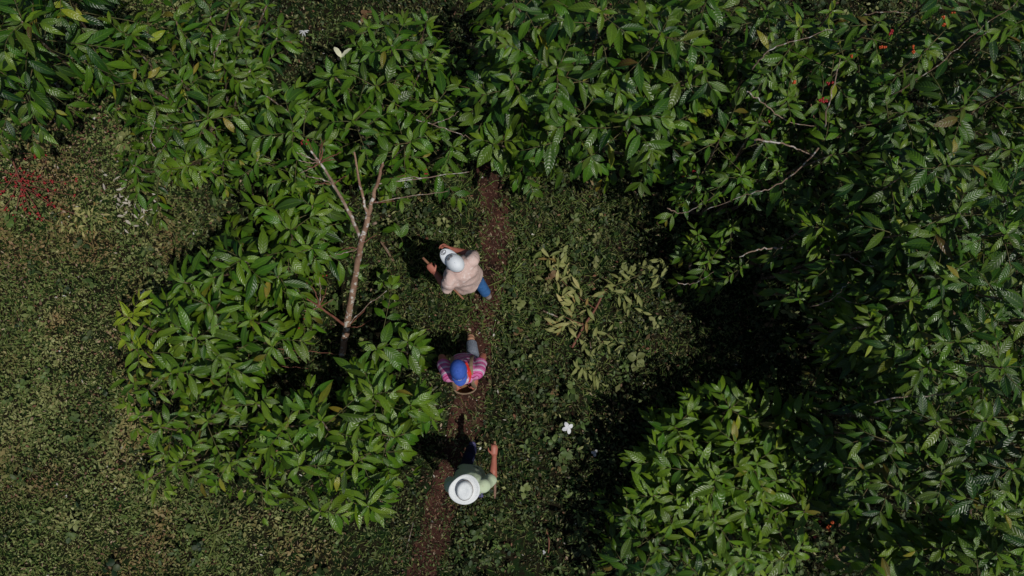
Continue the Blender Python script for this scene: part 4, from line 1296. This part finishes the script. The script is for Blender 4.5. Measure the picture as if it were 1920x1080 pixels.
    # ---- shoes
    for S in 'LR':
        an, toe = P['an' + S], P['toe' + S]
        K = Rings()
        fwd = (toe - an).normalized()
        heel = an - Vector((fwd.x, fwd.y, 0)).normalized() * .035 + Vector((0, 0, -.035)) if fwd.z > -.5 else an - Vector((0, .03, 0))
        K.limb([heel, heel.lerp(toe, .5) + Vector((0, 0, .012)), toe], [.043, .047, .037], 14, .8)
        K.limb([an + Vector((0, 0, .03)), an + Vector((0, 0, -.02))], [.045, .046], 12)
        link("shoe", K.fused("shoe", .006, 3), M[cloth['shoe']], root, True)
    return root, hd, hrot, P, dict(tr=tr, tf=tf, spine=spine)


def baseball_cap(root, hd, hrot, mat, marks, visor=.092):
    rot4 = Matrix.Translation(hd) @ hrot.to_4x4()
    K = Rings()
    rings = []
    for i in range(10):
        th = math.radians(4 + 88 * i / 9)
        f = math.sin(th)
        rings.append((Vector((0, -.008, .028 + .122 * math.cos(th))), Vector((.088 * f, 0, 0)), Vector((0, .108 * f, 0))))
    K.loft(rings, 28)
    me = K.raw("cap"); me.transform(rot4)
    cap = link("cap", me, mat, root, True)
    # brim: curved plate with thickness
    vs, fs = [], []
    na, nr = 15, 6
    for side in (0, 1):
        for i in range(na):
            a = R(-68 + 136 * i / (na - 1))
            for j in range(nr):
                t = j / (nr - 1)
                y0, x0 = .096 * math.cos(a) - .006, .086 * math.sin(a)
                ext = visor * math.cos(a * .98) ** .55
                x = x0 * (1 + .0 * t); y = y0 + ext * t
                z = .034 - .014 * t - .028 * (x / .09) ** 2 * (.3 + .7 * t) - .004 * side
                vs.append((x, y, z))
    n1 = na * nr
    for i in range(na - 1):
        for j in range(nr - 1):
            a = i * nr + j
            fs.append((a, a + nr, a + nr + 1, a + 1)); fs.append((n1 + a, n1 + a + 1, n1 + a + nr + 1, n1 + a + nr))
        e = i * nr + nr - 1
        fs.append((e, e + nr, n1 + e + nr, n1 + e))
    me = bpy.data.meshes.new("brim"); me.from_pydata(vs, [], fs); me.update()
    me.polygons.foreach_set("use_smooth", [True] * len(me.polygons))
    me.transform(rot4)
    link("brim", me, mat, cap, True)
    bt = Rings(); bt.ball((0, -.008, .150), .008, .008, .005, None, 8)
    me = bt.raw("button"); me.transform(rot4); link("button", me, mat, cap, True)

    def dome(u, v, off):
        """point on the crown front: u across, v up from the brim (metres along the surface)"""
        th = R(90) - v / .115
        az = u / .10
        f = math.sin(th)
        return Vector(((.088 + off) * f * math.sin(az), -.008 + (.108 + off) * f * math.cos(az), .028 + (.122 + off) * math.cos(th)))

    def brimp(u, v, off):
        return Vector((u, .096 + v, .034 - .014 * (v / .092) - .028 * (u / .09) ** 2 * (.3 + .7 * v / .092) + off))

    def patch(fn, ring, off, name, m):
        """a thin raised patch bounded by the outline 'ring' in surface coordinates"""
        k = len(ring)
        cx = sum(p[0] for p in ring) / k; cy = sum(p[1] for p in ring) / k
        vs, fs = [], []
        for sc_ in (1.0, .66, .33):
            for p in ring:
                vs.append(tuple(fn(cx + (p[0] - cx) * sc_, cy + (p[1] - cy) * sc_, off)))
        vs.append(tuple(fn(cx, cy, off)))
        for L_ in range(2):
            for i in range(k):
                fs.append((L_ * k + i, L_ * k + (i + 1) % k, (L_ + 1) * k + (i + 1) % k, (L_ + 1) * k + i))
        for i in range(k):
            fs.append((2 * k + i, 2 * k + (i + 1) % k, 3 * k))
        # skirt down to the cloth
        b = len(vs)
        for p in ring: vs.append(tuple(fn(p[0], p[1], -.002)))
        for i in range(k): fs.append((i, b + i, b + (i + 1) % k, (i + 1) % k))
        me = bpy.data.meshes.new(name); me.from_pydata(vs, [], fs); me.update()
        me.transform(rot4)
        link(name, me, m, cap, True)

    def stroke(fn, pts, w, off, name, m):
        vs, fs = [], []
        for i, p in enumerate(pts):
            q0 = pts[max(i - 1, 0)]; q1 = pts[min(i + 1, len(pts) - 1)]
            d = Vector((q1[0] - q0[0], q1[1] - q0[1])).normalized()
            s = Vector((-d.y, d.x)) * w / 2
            for sg, o in ((-1, off), (1, off), (1, -.002), (-1, -.002)):
                vs.append(tuple(fn(p[0] + s.x * sg, p[1] + s.y * sg, o)))
        for i in range(len(pts) - 1):
            for j in range(4):
                a, b = i * 4 + j, i * 4 + (j + 1) % 4
                fs.append((a, b, b + 4, a + 4))
        me = bpy.data.meshes.new(name); me.from_pydata(vs, [], fs); me.update()
        me.transform(rot4)
        link(name, me, m, cap, True)
    marks(dome, brimp, patch, stroke)
    return cap


def rrect(cx, cy, w, h, r, n=5):
    out = []
    for qx, qy, a0 in ((1, 1, 0), (-1, 1, 90), (-1, -1, 180), (1, -1, 270)):
        for i in range(n):
            a = R(a0 + 90 * i / (n - 1))
            out.append((cx + qx * (w / 2 - r) + r * math.cos(a), cy + qy * (h / 2 - r) + r * math.sin(a)))
    return out


def arc(cx, cy, rx, ry, a0, a1, n=14):
    return [(cx + rx * math.cos(R(a0 + (a1 - a0) * i / (n - 1))), cy + ry * math.sin(R(a0 + (a1 - a0) * i / (n - 1)))) for i in range(n)]


def white_cap_marks(dome, brimp, patch, stroke):
    patch(dome, rrect(0, .082, .112, .044, .019), .0015, "badge", M['dark_mark'])
    for i, x in enumerate((-.040, -.016, .009, .034)):
        if i == 0: pts = arc(x, .082, .011, .013, 60, 300)
        elif i == 1: pts = [(x - .010, .070), (x, .095), (x + .010, .070)]
        elif i == 2: pts = arc(x, .082, .010, .013, 0, 360)
        else: pts = [(x - .008, .094), (x + .009, .094), (x + .001, .070)]
        stroke(dome, pts, .0045, .0026, "letter", M['pale_mark'])
    stroke(brimp, arc(-.002, .055, .028, .019, 0, 360, 22), .0065, .0015, "emblem", M['dark_mark'])
    stroke(brimp, arc(-.002, .055, .013, .010, 50, 310, 14), .0065, .0015, "emblem", M['dark_mark'])


def blue_cap_marks(dome, brimp, patch, stroke):
    patch(dome, rrect(0, .034, .050, .022, .008), .0015, "badge", M['pale_mark'])


# --- walker with the white cap, bending forward up-left
def v(*a): return tuple(a)


yaw1 = math.atan2(-(-.70), .72)       # forward = (-0.70, 0.72) in plan
pose1 = dict(pelvis=v(0, -.03, .86), chest=v(.0, .035, 1.22), head=v(.0, .10, 1.50), face=v(-.05, 1, .12), hup=v(0, -.12, 1),
             shL=v(-.165, .03, 1.28), shR=v(.165, .01, 1.28), elL=v(-.245, .01, 1.03), elR=v(.215, .09, 1.03), wrL=v(-.215, .235, .98), wrR=v(.10, .30, .96),
             hdL=v(.08, 1, .05), pnL=v(.4, 0, -1), thL=v(1, .2, 0), curlL=62, hdR=v(-.3, 1, -.1), pnR=v(-1, 0, 0), curlR=45,
             hipL=v(-.085, -.03, .84), hipR=v(.085, -.03, .84), knL=v(-.10, .10, .46), knR=v(.09, -.07, .46), anL=v(-.10, .04, .09), anR=v(.06, -.25, .12),
             toeL=v(-.11, .20, .04), toeR=v(.07, -.10, .04))
p1, hd1, hr1, P1, F1 = person("person bending forward in a white cap and beige shirt with blue jeans, holding a stick", (871, 517), yaw1, pose1,
                              dict(shirt='beige_cloth', trousers='blue_jeans', shoe='shoe_grey', loose=1.12, hem=-.12, sleeve=.75), 5)
baseball_cap(p1, hd1, hr1, M['white_cap'], white_cap_marks)

# --- walker with the blue cap and harvest straps
yaw2 = math.atan2(-.07, -.997)
pose2 = dict(pelvis=v(0, -.05, .88), chest=v(0, .035, 1.24), head=v(.025, .012, 1.51), face=v(-.08, 1, -.10), hup=v(-.03, .10, 1),
             shL=v(-.160, .05, 1.30), shR=v(.160, .05, 1.30), elL=v(-.215, -.12, 1.08), elR=v(.225, -.14, 1.08), wrL=v(-.125, .115, 1.00), wrR=v(.125, .115, 1.00),
             hdL=v(.35, 1, -.05), pnL=v(.7, 0, -.8), thL=v(.5, .3, .6), curlL=60, hdR=v(-.35, 1, -.05), pnR=v(-.7, 0, -.8), thR=v(-.5, .3, .6), curlR=60,
             hipL=v(-.085, -.05, .86), hipR=v(.085, -.05, .86), knL=v(-.09, -.07, .48), knR=v(.09, .14, .48), anL=v(-.06, -.33, .24), anR=v(.09, .10, .09),
             toeL=v(-.06, -.25, .06), toeR=v(.10, .27, .04))
p2, hd2, hr2, P2, F2 = person("person in a blue cap and pink striped shirt walking with tan shoulder straps", (871, 691), yaw2, pose2,
                              dict(shirt='stripes', trousers='grey_cloth', shoe='shoe_tan', loose=.98, hem=-.04, sleeve=.66, cuff=.84), 6)
baseball_cap(p2, hd2, hr2, M['blue_cap'], blue_cap_marks, .070)


def ribbon(pts, w, th, nrm, name, mat, parent):
    path = smooth_path([Vector(p) for p in pts], 5)
    B = Rings()
    rings = []
    for i, p in enumerate(path):
        d = (path[min(i + 1, len(path) - 1)] - path[max(i - 1, 0)]).normalized()
        n = Vector(nrm[min(len(nrm) - 1, i * len(nrm) // len(path))]); n = (n - d * n.dot(d)).normalized()
        rings.append((p, d.cross(n) * w / 2, n * th))
    B.loft(rings, 10)
    return link(name, B.raw(name), mat, parent, True)


for s in (-1, 1):
    x = s * .095
    ribbon([(x * 1.1, -.135, 1.08), (x * 1.08, -.112, 1.24), (x * 1.02, -.050, 1.345), (x, .04, 1.368), (x, .125, 1.315), (x * 1.05, .180, 1.20), (x * 1.1, .215, 1.02)], .040, .004,
           [(0, -1, .2), (0, -.5, 1), (0, 0, 1), (0, .6, 1), (0, 1, .3)], "strap", M['tan_strap'], p2)
SCF = Rings()
SCF.limb([(-.060, .00, 1.375), (-.072, .06, 1.372), (-.062, .13, 1.33)], [.024, .028, .018], 10, .6)
SCF.limb([(-.05, -.05, 1.365), (-.06, .01, 1.378)], [.018, .024], 10, .6)
link("scarf", SCF.fused("scarf", .006, 3), M['red_cloth'], p2, True)


def basket():
    m = Matrix.Translation(p2.location) @ Matrix.Rotation(yaw2, 4, 'Z')
    c = m @ Vector((0, .205, .82))
    root = empty("harvest_basket", c, "small woven basket carried at the waist of the person in the blue cap", "basket", None, yaw2)
    B = Rings()
    vs, fs = [], []
    segs, prof = 32, [(.095, 0), (.11, .06), (.118, .12), (.122, .185), (.114, .185), (.108, .12), (.10, .06), (.085, .014)]
    for i, (r, z) in enumerate(prof):
        for j in range(segs):
            a = 2 * math.pi * j / segs
            k = 1 + .02 * math.sin(a * 16 + (i % 2) * math.pi)
            vs.append((r * k * 1.0 * math.cos(a), r * k * .55 * math.sin(a), z))
    for i in range(len(prof) - 1):
        for j in range(segs):
            a, b = i * segs + j, i * segs + (j + 1) % segs
            fs.append((a, b, b + segs, a + segs))
    fs.append(tuple(range(segs))[::-1]); fs.append(tuple((len(prof) - 1) * segs + j for j in range(segs)))
    me = bpy.data.meshes.new("bowl"); me.from_pydata(vs, [], fs); me.update()
    link("bowl", me, M['wicker'], root, True)
    t = Tubes()
    t.add([(.118 * math.cos(a), .065 * math.sin(a), .187) for a in [2 * math.pi * i / 28 for i in range(29)]], .009, 8)
    link("rim", t.mesh("rim"), M['tan_strap'], root, True)


basket()

# --- walker with the wide straw hat
yaw3 = math.atan2(.03, -1)
pose3 = dict(pelvis=v(0, -.03, .90), chest=v(.0, .010, 1.27), head=v(.010, .0, 1.55), face=v(0, 1, -.06), hup=v(0, .06, 1),
             shL=v(-.165, .005, 1.33), shR=v(.160, .02, 1.33), elL=v(-.255, -.045, 1.08), elR=v(.20, .02, 1.06), wrL=v(-.262, -.27, 1.03), wrR=v(.15, .13, .86),
             hdL=v(0, -1, .02), pnL=v(.3, 0, -1), thL=v(1, 0, 0), curlL=48, hdR=v(-.1, .3, -1), pnR=v(-1, 0, 0), curlR=30,
             hipL=v(-.085, -.03, .88), hipR=v(.085, -.03, .88), knL=v(-.09, .15, .50), knR=v(.06, -.10, .48), anL=v(-.09, .13, .09), anR=v(.01, -.28, .27),
             toeL=v(-.10, .30, .04), toeR=v(.01, -.20, .07))
p3, hd3, hr3, P3, F3 = person("person in a wide white straw hat and pale green shirt walking with one arm back", (880, 899), yaw3, pose3,
                              dict(shirt='green_cloth', trousers='navy_cloth', shoe='shoe_blue', loose=1.0, hem=-.08, sleeve=.80), 7)


def straw_hat():
    rot4 = Matrix.Translation(hd3 + hr3 @ Vector((0, 0, .034))) @ hr3.to_4x4()
    segs = 48
    prof_b = [(.080, .045), (.095, .038), (.115, .036), (.135, .039), (.154, .046), (.155, .042), (.135, .034), (.115, .030), (.095, .032), (.08, .036)]
    vs, fs = [], []
    for i, (r, z) in enumerate(prof_b):
        for j in range(segs):
            a = 2 * math.pi * j / segs
            t = max(0, (r - .085) / .07)
            wob = 1 + .05 * t * math.sin(2 * a + .6) + .025 * t * math.sin(3 * a + 1.0)
            zz = z + t * (.012 * math.cos(2 * a) - .012 * math.sin(3 * a))
            vs.append((r * wob * .98 * math.cos(a), r * wob * .98 * math.sin(a), zz))
    n = len(prof_b)
    for i in range(n):
        for j in range(segs):
            a, b = i * segs + j, i * segs + (j + 1) % segs
            c, d = ((i + 1) % n) * segs + (j + 1) % segs, ((i + 1) % n) * segs + j
            fs.append((a, d, c, b))
    me = bpy.data.meshes.new("hat_brim"); me.from_pydata(vs, [], fs); me.update()
    me.polygons.foreach_set("use_smooth", [True] * len(me.polygons)); me.transform(rot4)
    hat = link("hat", me, M['straw_hat'], p3, True)
    K = Rings()
    rings = []
    for (f, z) in ((1.0, .034), (1.0, .05), (.96, .075), (.90, .098), (.78, .110), (.60, .113), (.38, .109), (.15, .106)):
        rings.append((Vector((0, 0, z)), Vector((.083 * f, 0, 0)), Vector((0, .099 * f, 0))))
    K.loft(rings, 32)
    me = K.raw("hat_crown"); me.transform(rot4); link("hat_crown", me, M['straw_hat'], hat, True)
    K = Rings()
    K.loft([(Vector((0, 0, z)), Vector((.0850 + e, 0, 0)), Vector((0, .1010 + e, 0))) for z, e in ((.046, 0), (.050, .002), (.066, .001), (.070, -.001))], 32, False)
    me = K.raw("hat_band"); me.transform(rot4); link("hat_band", me, M['hat_band'], hat, True)


straw_hat()


def stick(label, wl, wf, person_root, yaw, name, cat, parts, blade=None):
    """a straight tool held in a hand, given by its two ends in the person's frame"""
    m = Matrix.Translation(person_root.location) @ Matrix.Rotation(yaw, 4, 'Z')
    a, b = m @ Vector(wl), m @ Vector(wf)
    root = empty(name, a, label, cat)
    t = Tubes()
    n = 8
    t.add([a.lerp(b, i / n) for i in range(n + 1)], [.014 - .003 * i / n for i in range(n + 1)], 10)
    link("handle", t.mesh("handle"), M['wood'], root)
    if blade:
        q = m @ Vector(blade)
        d = (q - b).normalized(); s = d.cross(Vector((0, 0, 1))).normalized(); u = s.cross(d)
        B = Rings()
        B.loft([(b - d * .03, s * .009, u * .003), (b + d * .01, s * .011, u * .003), (b.lerp(q, .6), s * .015, u * .0022), (b.lerp(q, .92), s * .013, u * .002), (q, s * .004, u * .001)], 8)
        link("blade", B.raw("blade"), M['steel'], root)


w = Vector(pose1['wrL']); hdv = Vector(pose1['hdL']).normalized()
gp = w + hdv * .085 + Vector((.02, 0, -.028))
dd = Vector((-.02, 1, .02)).normalized()
stick("worn wooden stick held out in front by the person in the white cap", tuple(gp + Vector((-.005, .13, .02))), tuple(gp + Vector((-.0, -.50, -.06))), p1, yaw1, "wooden_stick", "stick", 1)
w = Vector(pose3['wrL'])
gp = w + Vector((0, -.085, -.028))
stick("thin brown machete held under the arm of the person in the straw hat", tuple(gp + Vector((0, -.07, .0))), tuple(gp + Vector((-.01, .10, -.01))), p3, yaw3, "machete", "machete", 1, blade=tuple(gp + Vector((-.02, .55, -.08))))
